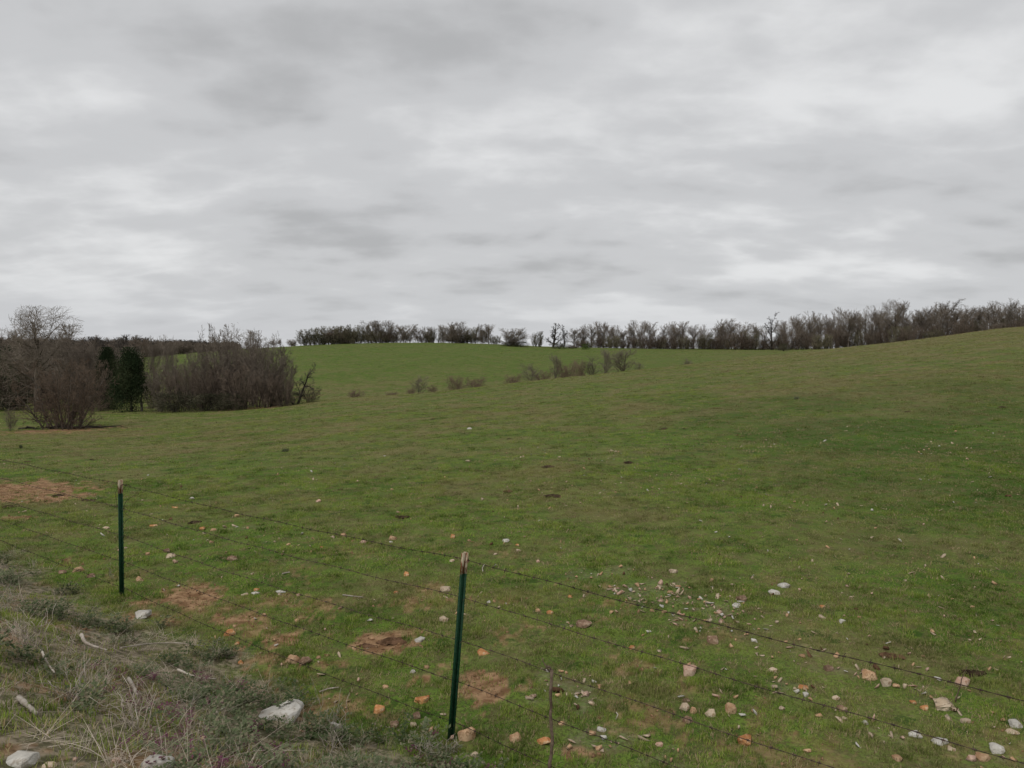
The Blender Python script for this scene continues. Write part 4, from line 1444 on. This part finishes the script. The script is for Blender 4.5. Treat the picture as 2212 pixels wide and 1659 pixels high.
def tree_geo(seed, **kw):
    P = dict(h=8.0, stems=1, lev=4, kids=[7, 5, 5, 5], jit=.16, jit0=.5, up=.05, bare=.25, ang=.75, ratio=.55, rmin=.012, r0=.16, splay=.1, base=.15, trunklev=1, lean=(0, 0), tl=.72)
    P.update(kw)
    rg = random.Random(seed)
    out = ([], [])
    for s in range(P['stems']):
        a = 2 * math.pi * (s + rg.random() * .7) / P['stems']
        sp = P['splay'] * rg.uniform(.4, 1.3)
        d = Vector((math.cos(a) * sp + P['lean'][0], math.sin(a) * sp + P['lean'][1], 1)).normalized()
        b = P['base'] if P['stems'] > 1 else 0
        p = Vector((math.cos(a) * b * rg.random(), math.sin(a) * b * rg.random(), -.25))
        grow(rg, out, p, d, P['h'] * P['tl'] * rg.uniform(.7, 1.0), P['r0'] * rg.uniform(.7, 1.1), 0, P)
    A = np.array(out[0])
    B = np.array(out[1])
    # bring the whole to unit height and unit width
    top = np.percentile(B[:, 5], 98.6)
    wx = np.percentile(np.abs(np.concatenate([B[:, 3], B[:, 4]])), 98.5)
    B = B[(np.abs(B[:, 3]) < wx * 1.03) & (np.abs(B[:, 4]) < wx * 1.03) & (B[:, 5] < top * 1.03)]
    A = A[(np.abs(A[:, 3]) < wx * 1.0) & (np.abs(A[:, 4]) < wx * 1.0) & (A[:, 5] < top * 1.0)]
    return A, B, top, wx


VAR = {}


def variant(key, seed, bark, twig, n=1, **kw):
    """register n variants, each a pair of meshes with unit size"""
    L = []
    for i in range(n):
        A, B, top, wx = tree_geo(seed + i, **kw)
        L.append((seg_mesh('trunk', A, bark, 5), seg_mesh('crown', B, twig, 3), top, wx))
    VAR[key] = L


def leaf_cloud(seed, n, shape, size, w=.45):
    """leaf sprays through a crown's volume: array of quads in a unit wide, unit high space"""
    rg = np.random.RandomState(seed)
    P = []
    nc = 60
    if shape == 'cone':
        zc = rg.uniform(.06, .98, nc) ** .9
        rc = .5 * (1 - zc) ** .62 * (1 - .45 * (zc < .12))
    else:
        zc = rg.uniform(.05, .9, nc)
        rc = .5 * np.sqrt(np.clip(1 - (zc - .35) ** 2 / .42, 0.05, 1))
    a = rg.uniform(0, 6.283, nc)
    q = rc * np.sqrt(rg.uniform(.15, 1.0, nc))
    C = np.stack([q * np.cos(a), q * np.sin(a), zc], -1)
    ci = rg.randint(0, nc, n)
    sp = .075 + .05 * (1 - zc[ci])
    P = C[ci] + rg.normal(0, 1, (n, 3)) * sp[:, None] * np.array([1, 1, .8])
    P[:, 2] = np.clip(P[:, 2], .01, 1.05)
    d = rg.normal(0, 1, (n, 3)) + np.array([0, 0, .4])
    d /= np.linalg.norm(d, axis=1, keepdims=True)
    e = np.cross(d, rg.normal(0, 1, (n, 3)))
    e /= np.linalg.norm(e, axis=1, keepdims=True)
    s = size * rg.uniform(.6, 1.3, n)[:, None]
    V = np.stack([P - d * s, P + e * s * w, P + d * s, P - e * s * w], 1).reshape(-1, 3)
    Q = (np.arange(n)[:, None] * 4 + np.arange(4)[None])
    return V, Q


def build_variants():
    variant('big', 11, M_BARK, M_TWIG, 1, h=8, stems=2, lev=4, tl=.5, kids=[8, 7, 6, 6], bare=.5, ang=.95, ratio=.64, jit=.09, up=.045, r0=.20, rmin=.0075, splay=.30, base=.15)
    variant('spread', 13, M_BARK, M_TWIG, 2, h=8, stems=2, lev=4, tl=.5, kids=[10, 7, 6, 6], bare=.2, ang=.75, ratio=.62, jit=.09, up=.05, r0=.12, rmin=.010, splay=.3)
    variant('crest', 21, M_PALEBARK, M_TWIG, 4, h=9, lev=4, tl=.62, kids=[13, 8, 7, 6], bare=.30, ang=.62, ratio=.52, jit=.06, up=.06, r0=.12, rmin=.0066, splay=.04)
    variant('fork', 26, M_PALEBARK, M_TWIG, 3, h=9, stems=3, lev=4, tl=.62, kids=[10, 7, 6, 5], bare=.22, ang=.55, ratio=.50, jit=.07, up=.07, r0=.10, rmin=.0066, splay=.22)
    variant('multi', 31, M_BARK, M_TWIG, 4, h=7, stems=7, lev=3, kids=[13, 9, 9], bare=.16, ang=.62, ratio=.44, jit=.08, up=.04, r0=.06, rmin=.010, splay=.20, base=1.1)
    variant('round', 41, M_BARK, M_TWIG, 2, h=10, lev=4, tl=.6, kids=[11, 8, 6, 6], bare=.5, ang=.80, ratio=.60, jit=.08, up=.06, r0=.20, rmin=.015, splay=.02)
    variant('gnarl', 51, M_DARKBARK, M_TWIGD, 2, h=8, lev=4, kids=[9, 6, 5, 4], bare=.15, ang=.85, ratio=.42, jit=.22, up=.05, r0=.22, rmin=.022, splay=.1, trunklev=2)
    variant('bush', 61, M_DARKBARK, M_TWIGG, 4, h=4.5, stems=18, lev=3, kids=[10, 8, 6], bare=.0, ang=.75, ratio=.42, jit=.07, up=.03, r0=.04, rmin=.011, splay=.34, base=2.0)
    variant('bushbrown', 71, M_DARKBARK, M_TWIGB, 4, h=4.5, stems=18, lev=3, kids=[10, 8, 6], bare=.0, ang=.75, ratio=.42, jit=.07, up=.03, r0=.04, rmin=.011, splay=.34, base=2.0)
    variant('bushred', 81, M_DARKBARK, M_TWIGR, 3, h=3, stems=13, lev=3, kids=[8, 6, 6], bare=.0, ang=.80, ratio=.50, jit=.09, up=.02, r0=.020, rmin=.0055, splay=.5, base=.9)
    variant('sapling', 91, M_BARK, M_TWIG, 3, h=4, stems=2, lev=3, kids=[14, 8, 7], bare=.14, ang=.75, ratio=.50, jit=.08, up=.05, r0=.04, rmin=.0055, splay=.15)
    variant('thicket', 101, M_BARK, M_TWIG, 4, h=7, stems=6, lev=4, kids=[10, 7, 5, 6], bare=.04, ang=.72, ratio=.47, jit=.08, up=.02, r0=.07, rmin=.0082, splay=.42, base=.9)
    variant('thicketbrown', 111, M_DARKBARK, M_TWIGB, 3, h=5, stems=9, lev=4, kids=[8, 6, 5, 5], bare=.02, ang=.80, ratio=.47, jit=.10, up=.0, r0=.05, rmin=.0082, splay=.55, base=1.0)
    variant('nearbush', 121, M_BARK, M_TWIGN, 1, h=4.2, stems=20, lev=4, kids=[9, 5, 4, 4], bare=.22, ang=.75, ratio=.42, jit=.11, up=-.01, r0=.045, rmin=.0058, splay=.50, base=1.0)
    variant('crook', 131, M_DARKBARK, M_TWIGD, 1, h=5, lev=4, kids=[8, 6, 6, 5], bare=.25, ang=.95, ratio=.50, jit=.22, up=.02, r0=.15, rmin=.008, splay=.0, lean=(.55, 0))
    VAR['cedar'] = []
    for i in range(3):
        V, Q = leaf_cloud(300 + i, 22000, 'cone', .017)
        tr = seg_mesh('trunk', [(0, 0, -.05, 0, 0, .35, .030, .020), (0, 0, .35, .01, 0, .85, .020, .006)], M_DARKBARK, 6)
        VAR['cedar'].append((tr, mesh_np('crown', V, [Q], [M_CEDAR]), 1.0, .5))
    for key, mt, sd_ in (('lowgreen', M_LEAFG, 320), ('lowdull', M_LEAFB, 330)):
        VAR[key] = []
        for i in range(2):
            V, Q = leaf_cloud(sd_ + i, 5000, 'dome', .020)
            tr = seg_mesh('trunk', [(0, 0, -.05, a, b, .5, .02, .008) for a, b in ((.15, .1), (-.2, .05), (.05, -.2), (-.05, .2), (.25, -.1))], M_DARKBARK, 5)
            VAR[key].append((tr, mesh_np('crown', V, [Q], [mt]), 1.0, .5))


NAMES = {'cedar': ('cedar_tree', 'cedar'), 'lowgreen': ('green_bush', 'bush'), 'lowdull': ('low_bush', 'bush'), 'bush': ('bare_bush', 'bush'), 'bushbrown': ('bare_bush', 'bush'),
         'bushred': ('bare_shrub', 'shrub'), 'nearbush': ('bare_bush', 'bush'), 'thicketbrown': ('thicket_bush', 'bush')}


def plant(kind, px, top, w, D, label, group=None, base=None, vi=None, rot=None, parts=True):
    """stand a tree of this kind at depth D in direction px; its top reaches the given height in the picture"""
    rg = random.Random(int(px * 13 + top * 7 + D))
    if base is not None and D is None:
        x, y, z = hit(px, base)
        D = y
    x = (px - CX) / F * D
    y = D
    z = hz(x, y)
    # depth along the optical axis differs from D only slightly
    zt = unproj(px, top, D)[2]
    h = max(.4, zt - z)
    width = w * D / F
    L = VAR[kind]
    tr, cr, th, tw = L[(vi if vi is not None else rg.randrange(len(L))) % len(L)]
    nm, cat = NAMES.get(kind, ('bare_tree', 'tree'))
    o = empty(nm, (x, y, z), rg.uniform(0, 6.28) if rot is None else rot)
    o.scale = (width * .5 / tw, width * .5 / tw, h / th)
    a = link('trunk', tr, o)
    b = link('crown', cr, o)
    tag(o, label, cat, group)
    return o


def build_trees():
    build_variants()
    # ---- left foreground
    plant('nearbush', 142, 778, 200, 41.5, "brown many stemmed bush with dead wood at its foot, nearest at left", rot=0.4)
    plant('sapling', 18, 880, 36, 40, "small bare shrub at the left edge beside the brown bush")
    plant('big', 76, 665, 215, 62, "big spreading bare tree, tallest behind the brown bush", vi=0)
    plant('spread', 178, 703, 110, 74, "pale bare tree right of the big spreading one", vi=1)
    plant('cedar', 282, 757, 84, 60, "dark cedar tree between the brown bush and the grey thicket", vi=0)
    plant('cedar', 232, 757, 62, 66, "dark cedar behind and left of the front cedar", vi=1)
    G = 'dense woodland edge behind the brown bush'
    plant('cedar', 14, 752, 80, 72, "dark cedar at the very left edge", G, vi=2)
    plant('cedar', 62, 764, 70, 78, "dark cedar half hidden behind the big spreading tree", G, vi=0)
    plant('thicketbrown', 30, 775, 110, 66, "dark brown brush under the left edge cedar", G)
    plant('thicketbrown', 110, 790, 110, 70, "brown brush directly behind the big tree's trunk", G)
    plant('thicket', 176, 752, 100, 72, "grey brown brush under the pale bare tree", G)
    plant('thicket', 60, 756, 110, 84, "grey brush between the two left cedars", G)
    plant('thicketbrown', 205, 780, 80, 62, "brown brush left of the front cedar", G)
    plant('thicketbrown', 330, 790, 60, 66, "brown brush just right of the front cedar", G)
    plant('thicket', 255, 752, 90, 86, "grey brush behind the two right cedars", G)
    plant('thicket', 130, 757, 110, 92, "tall grey brush seen over the brown bush", G)
    plant('lowdull', 20, 838, 120, 66, "dark low growth at the left edge under the cedar", G)
    plant('lowdull', 220, 840, 70, 70, "dark low growth under the rear cedar", G)
    # ---- thicket
    G = 'grey bare trees and bushes of the thicket'
    plant('crest', 330, 729, 40, 72, "slim bare tree at the thicket's left end", G, vi=0)
    plant('crest', 364, 727, 48, 70, "slim bare tree with a thin pointed crown, second in the thicket", G, vi=1)
    plant('thicket', 352, 790, 80, 60, "low spreading grey bush at the thicket's left front", G, vi=0)
    plant('thicketbrown', 392, 788, 90, 58.5, "brown rounded bush in the thicket's left half", G, vi=0)
    plant('thicket', 425, 764, 80, 64, "grey bush behind the brown rounded one", G, vi=1)
    plant('thicketbrown', 440, 800, 80, 57.5, "brown bush at the front of the thicket's middle", G, vi=1)
    plant('thicket', 487, 703, 105, 62, "tallest bare tree of the thicket, peaked and grey", G, vi=1)
    plant('thicket', 470, 732, 100, 60, "dense grey bush under the thicket's tallest tree", G, vi=2)
    plant('thicket', 512, 716, 100, 64, "grey bush right behind the thicket's tallest tree", G, vi=0)
    plant('crest', 545, 718, 70, 64, "bare tree right of the thicket's tallest", G, vi=2)
    plant('thicket', 556, 718, 115, 60, "broad dense grey tree in the thicket's right half", G, vi=3)
    plant('thicket', 590, 735, 90, 62, "grey tree with rounded shoulder at the thicket's right", G, vi=1)
    plant('thicketbrown', 520, 790, 90, 57, "dark brown bush at the thicket's right front", G, vi=2)
    plant('thicketbrown', 575, 800, 80, 58, "brown bush low at the thicket's right end", G, vi=0)
    plant('thicket', 612, 775, 60, 60, "last grey bush at the thicket's right end", G, vi=2)
    plant('thicketbrown', 615, 812, 50, 58, "small brown bush before the crooked tree", G, vi=1)
    plant('lowdull', 375, 845, 90, 57.5, "dark low growth at the thicket's left foot", G, vi=0)
    plant('lowdull', 445, 848, 90, 57, "dark low growth at the thicket's middle foot", G, vi=1)
    plant('lowdull', 500, 846, 70, 57, "dark low growth at the thicket's right foot", G, vi=0)
    plant('thicket', 455, 765, 100, 66, "grey bush far back in the thicket's left half", G, vi=3)
    plant('thicket', 535, 745, 110, 67, "grey bush far back in the thicket's right half", G, vi=2)
    plant('thicket', 395, 775, 90, 67, "grey bush far back at the thicket's left end", G, vi=1)
    plant('thicketbrown', 600, 778, 80, 61, "brown bush behind the last grey one at the right end", G, vi=1)
    plant('thicketbrown', 480, 775, 110, 59, "broad brown bush in the thicket's centre", G, vi=0)
    plant('crook', 640, 784, 80, 59, "dark crooked tree leaning right, out beyond the thicket", None, rot=0.0)
    plant('thicketbrown', 668, 832, 50, 60, "low dark bush beneath the crooked leaning tree", G, vi=2)
    plant('lowdull', 632, 848, 40, 59, "dark growth at the crooked tree's foot", G)
    # ---- trees showing over the left shoulder of the hill
    G = 'bare trees behind the hill left of the crest bushes'
    for i, (px, top, w) in enumerate(((350, 745, 60), (395, 738, 60), (435, 742, 60), (300, 752, 60), (590, 735, 40), (632, 733, 26))):
        plant(('crest', 'multi')[i % 2], px, top, w, 262, ("bare tree behind the slim trees of the thicket", "low bare clump over the thicket's left half", "bare tree showing left of the thicket's tallest tree",
              "low bare clump over the front cedar", "bare tree over the thicket's right shoulder", "tiny far bare clump at the left foot of the crest bushes")[i], G)
    # ---- valley shrubs
    G = 'small shrubs in the valley behind the near rise'
    for kind, px, top, w, D, lab in (
            ('sapling', 906, 812, 42, 74, "small round dark shrub, leftmost clear one in the valley"),
            ('bushred', 936, 831, 28, 76, "low reddish shrub right of the round dark one"),
            ('bushred', 985, 811, 48, 80, "rounded reddish shrub in the middle of the valley row"),
            ('bushred', 1028, 814, 52, 84, "low broad reddish shrub right of the rounded one"),
            ('bushred', 886, 836, 26, 74, "low reddish scrub left of the round dark shrub"),
            ('bushred', 765, 840, 44, 70, "faint low scrub near the crooked tree"),
            ('bushred', 846, 846, 34, 72, "faint flat scrub between crooked tree and dark shrub"),
            ('bushred', 1110, 808, 44, 92, "low reddish shrub at the left of the long valley group"),
            ('sapling', 1146, 785, 48, 92, "grey bare shrub standing above the reddish ones"),
            ('bushred', 1172, 800, 46, 96, "low reddish shrub behind the grey bare one"),
            ('sapling', 1200, 764, 30, 98, "slender grey sapling in the valley group"),
            ('bushred', 1222, 782, 50, 98, "reddish shrub right of the slender sapling"),
            ('bushred', 1252, 776, 40, 100, "brown shrub in the middle of the valley group"),
            ('sapling', 1280, 768, 56, 100, "dense brown shrub, fullest of the valley group"),
            ('sapling', 1306, 752, 34, 102, "slim sapling right of the fullest brown shrub"),
            ('sapling', 1346, 752, 62, 106, "open branched small tree at the right of the valley group"),
            ('sapling', 1380, 782, 26, 106, "faint small sapling right of the open branched tree"),
            ('sapling', 1482, 773, 30, 118, "lone faint shrub on the slope far right of the valley group"),
            ('bushred', 1494, 784, 24, 118, "low scrub touching the lone faint shrub")):
        plant(kind, px, top, w, D, lab, G)
    # ---- crest line, left: budding bushes
    G = 'bushes and bare trees along the crest, left half'
    words = ["first and lowest bush at the left end of the crest row", "second bush of the crest row, sloping up", "third bush of the crest row, rounded", "fourth bush of the crest row, dense and green tinged",
             "fifth bush of the crest row", "low dense growth under the fourth and fifth crest bushes", "bare upright tree rising from the crest row's middle", "tallest bare tree of the left crest row",
             "low bush under the tallest left crest tree", "bare clump just right of the small gap in the crest row", "dense dark bush after the small gap in the crest row", "green tinged bush, second after the small gap",
             "thin bare tree between dense crest bushes", "tall bare tree, right part of the left crest row", "low dark dense bush in the right part of the left row", "green tinged bush near the left row's right end",
             "last upright bare tree of the left crest row", "tiny bare shrub just before the stand alone clump", "low dull bush filling beneath the first crest bushes", "low dull bush filling the right part of the left row",
             "brown bush behind the third crest bush", "brown bush behind the tallest left crest tree"]
    data = [('bush', 664, 712, 40), ('bush', 697, 708, 48), ('bush', 722, 705, 40), ('bush', 746, 704, 44), ('bush', 770, 702, 44), ('lowdull', 750, 716, 70), ('multi', 800, 694, 36), ('multi', 830, 692, 44),
            ('bush', 820, 716, 60), ('multi', 878, 701, 40), ('bushbrown', 915, 708, 40), ('bush', 936, 706, 40), ('multi', 964, 701, 26), ('multi', 985, 696, 34), ('bushbrown', 996, 712, 44),
            ('bush', 1022, 707, 34), ('multi', 1047, 701, 32), ('bush', 1070, 725, 22), ('lowdull', 700, 722, 60), ('lowdull', 1000, 722, 60), ('bushbrown', 735, 710, 60), ('bushbrown', 850, 712, 50)]
    for i, ((kd, px, top, w), lab) in enumerate(zip(data, words)):
        plant(kd, px, top, w * 1.35, 242 + (i * 7) % 9, lab, G)
    plant('multi', 1110, 709, 64, 226, "stand alone airy clump in front of the crest gap", None, vi=1)
    plant('lowdull', 1100, 738, 38, 225, "dark low base bush under the left of the airy clump")
    plant('lowdull', 1126, 738, 32, 226, "dark low base bush under the right of the airy clump")
    # ---- crest line, middle
    G = 'bare trees along the crest, middle'
    plant('bush', 1162, 716, 30, 238, "rounded bare bush right of the crest gap")
    plant('gnarl', 1194, 699, 48, 238, "dark gnarled tree, first of a pair right of the gap", vi=0)
    plant('gnarl', 1218, 702, 32, 240, "dark gnarled tree, second and thinner of the pair", vi=1)
    plant('lowdull', 1209, 741, 36, 224, "low dark bush in front of the gnarled pair")
    plant('lowgreen', 1265, 742, 18, 222, "small bright green bush in front of the crest line")
    plant('bushbrown', 1236, 744, 30, 228, "low brown scrub between dark and bright green low bushes")
    mid = [(1240, 710, 32), (1258, 705, 30), (1278, 701, 44), (1297, 695, 34), (1316, 700, 28), (1330, 703, 34), (1347, 712, 26), (1376, 693, 46), (1405, 697, 32), (1432, 700, 28), (1449, 701, 24), (1466, 695, 36),
           (1497, 702, 30), (1518, 702, 30), (1547, 700, 36), (1566, 690, 36), (1585, 699, 26), (1603, 696, 50)]
    for i, (px, top, w) in enumerate(mid):
        plant(('crest', 'fork', 'crest', 'multi')[i % 4], px, top, w * 1.18, 250 + (i * 5) % 8, "bare crest tree, number %s to the right of the gnarled pair" % NUM[i], G)
    low = [(1255, 735, 40), (1290, 728, 40), (1322, 726, 44), (1362, 726, 30), (1412, 722, 46), (1440, 728, 40), (1476, 726, 40), (1484, 730, 20), (1523, 722, 44), (1550, 726, 40), (1592, 718, 54), (1622, 712, 44)]
    low += [(1380, 734, 40), (1400, 730, 40), (1425, 733, 36), (1456, 730, 44), (1500, 730, 50), (1535, 732, 44), (1570, 730, 50), (1268, 738, 36), (1308, 736, 40), (1345, 735, 40), (1610, 728, 50)]
    low = sorted(low)
    for i, (px, top, w) in enumerate(low):
        plant(('bushbrown', 'bush', 'bushbrown')[i % 3], px, top, w, 246 + i % 4, "low bush at the crest trees' feet, number %s from the gnarled pair" % NUM[i], 'low bushes under the middle crest trees')
    # ---- crest line, right
    plant('gnarl', 1667, 676, 36, 236, "lone tall dark tree with stubby limbs, standing above the low crest bushes", vi=1)
    plant('lowdull', 1692, 742, 22, 214, "small dark bush in front of the wood, right of the lone tree")
    plant('round', 1933, 647, 66, 205, "tallest round crowned tree rising above the right hand wood", vi=0)
    G = 'bare trees of the right hand wood'
    right = [(1632, 698, 34), (1650, 710, 26), (1694, 694, 34), (1721, 680, 30), (1742, 674, 40), (1766, 678, 34), (1788, 680, 30), (1806, 668, 36), (1832, 665, 44), (1852, 674, 34), (1876, 662, 40), (1899, 668, 34),
             (1915, 680, 30), (1966, 678, 40), (1990, 666, 40), (2010, 662, 36), (2046, 649, 62), (2030, 660, 40), (2086, 661, 44), (2115, 658, 40), (2140, 652, 38), (2160, 660, 36), (2180, 646, 44), (2206, 658, 40), (2235, 650, 44), (2070, 668, 40), (1950, 672, 30)]
    for i, (px, top, w) in enumerate(sorted(right)):
        D = np.interp(px, (1620, 1750, 1900, 2240), (250, 232, 212, 185)) + (i * 5) % 12
        plant(('crest', 'fork', 'crest')[i % 3], px, top, w * 1.18, float(D), "bare tree of the right hand wood, number %s from its left end" % NUM[i], G)
    rg = random.Random(5)
    k = 0
    for px in range(1640, 2250, 20):
        D = float(np.interp(px, (1620, 1750, 1900, 2240), (246, 228, 206, 178))) + rg.uniform(-4, 12)
        top = float(np.interp(px, (1620, 1700, 1800, 1900, 2050, 2212), (732, 724, 714, 710, 700, 690))) + rg.uniform(-8, 10)
        plant(('thicketfar', 'bushbrown', 'thicketfar', 'bush')[k % 4] if False else ('bushbrown', 'multi', 'bushbrown', 'bush')[k % 4], px + rg.uniform(-5, 5), top, 46, D, "brush among the trees of the right wood, number %s from its left end" % NUM[k], 'undergrowth of the right hand wood')
        k += 1
    # second row, behind
    for i, px in enumerate(range(1690, 2240, 34)):
        D = float(np.interp(px, (1620, 1750, 1900, 2240), (275, 250, 230, 205)))
        top = float(np.interp(px, (1620, 1740, 1850, 1950, 2050, 2212), (700, 684, 675, 668, 662, 656))) + rg.uniform(0, 12)
        plant(('fork', 'crest')[i % 2], px, top, 52, D, "rear row tree of the right wood, number %s from its left end" % NUM[i], 'rear row of the right hand wood')


ONES = "zero one two three four five six seven eight nine ten eleven twelve thirteen fourteen fifteen sixteen seventeen eighteen nineteen".split()
NUM = [ONES[i] if i < 20 else (("twenty", "thirty", "forty")[i // 10 - 2] + (("-" + ONES[i % 10]) if i % 10 else "")) for i in range(1, 50)]


def build_far_wood():
    """the wooded hill far off at the left reads as one mass"""
    rs = np.random.RandomState(12)
    n = 16000
    D = np.sqrt(rs.uniform(92 ** 2, 560 ** 2, n))
    u = rs.uniform(-.80, -.36, n)
    X, Y = u * D, D
    px = CX + F * u
    # canopy edge: trees stop where the green shoulder of the hill begins
    lim = np.interp(px, (-200, 270, 300, 330, 440, 500), (92, 95, 200, 300, 420, 470))
    keep = D > lim
    X, Y = X[keep], Y[keep]
    n = len(X)
    Z = H(X, Y)
    srcs = []
    for i in range(4):
        A, B, top, wx = tree_geo(700 + i, h=7, lev=3, stems=2, kids=[9, 6, 6], bare=.15, ang=.7, ratio=.5, jit=.15, up=.08, r0=.12, rmin=.024, splay=.15, base=.3)
        AB = np.concatenate([A, B])
        me = seg_mesh('far_tree', AB, (M_TWIG, M_TWIGB, M_TWIGD, M_TWIGB)[i], 3)
        srcs.append(bpy.data.objects.new('far_tree', me))
    q = np.exp(rs.normal(0, .22, n))
    scatter("far_woods", "dark brown leafless woods covering the far hill at the left", "woods", srcs, np.stack([X, Y, Z], -1), np.stack([q * 1.1, q * 1.1, q * .80 * rs.uniform(.8, 1.2, n)], -1), rs.randint(0, 4, n), 13)


def build_misc():
    # weathered wooden post before the cedar
    x, y, z = hit(306, 889)
    V, q, t = crooked((0, 0, -.2), (-.02, 0, 32 * y / F), .095, .085, .004, 10, 3)
    o = link('wooden_post', mesh_np('wooden_post', V, [q, t], [M_OLDPOST], True), loc=(x, y, z))
    tag(o, "weathered grey wooden post between the cedar and the thicket", "post")
    # dead wood under the brown bush
    rg = random.Random(9)
    x, y, z = hit(135, 926)
    root = empty('brush_pile', (x, y, z))
    tag(root, "pile of dark fallen limbs around the brown bush's foot", "brush pile")
    for i in range(16):
        a = (rg.uniform(-2.7, 2.1), rg.uniform(-.5, .5))
        L = rg.uniform(.7, 2.0)
        an = rg.gauss(0, .25)
        b = (a[0] + L * math.cos(an), a[1] + L * math.sin(an) * .6)
        za, zb = hz(x + a[0], y + a[1]) - z, hz(x + b[0], y + b[1]) - z
        V, q, t = crooked((a[0], a[1], za + rg.uniform(.02, .14)), (b[0], b[1], zb + rg.uniform(.02, .16)), rg.uniform(.025, .06), .015, .03, 9, 40 + i)
        link('fallen_limb', mesh_np('fallen_limb', V, [q, t], [M_DARKBARK], True), root)
    # grassy dark weed on the right slope
    for px, py, w, h, lab in ((1720, 863, 16, 9, "small dark weed clump alone on the right hillside"), (616, 975, 22, 8, "dark grass clump in the field beyond the far post"), (45, 968, 8, 9, "small dark weed clump at far left before the brown bush")):
        x, y, z = hit(px, py)
        rg2 = random.Random(px)
        V, q, t = blades(rg2, 90, w * y / F * .35, h * y / F * .4, h * y / F * 1.1, .02, .7)
        o = link('weed_clump', mesh_np('weed_clump', V, [q, t], [M_WEED]), loc=(x, y, z))
        tag(o, lab, 'weed clump')
    # leafy thistle sprig before the largest boulder
    x, y, z = hit(612, 1548)
    rg2 = random.Random(2)
    V, q, t = leaves(rg2, 120, .07, .13, .04, 14)
    o = link('weed_sprig', mesh_np('weed_sprig', V, [q], [M_WEED]), loc=(x, y, z))
    tag(o, "upright leafy weed sprig in front of the largest white boulder", "weed")


build_fence()
build_rocks()
build_clods()
build_sticks()
build_trees()
build_far_wood()
build_misc()
build_cover()
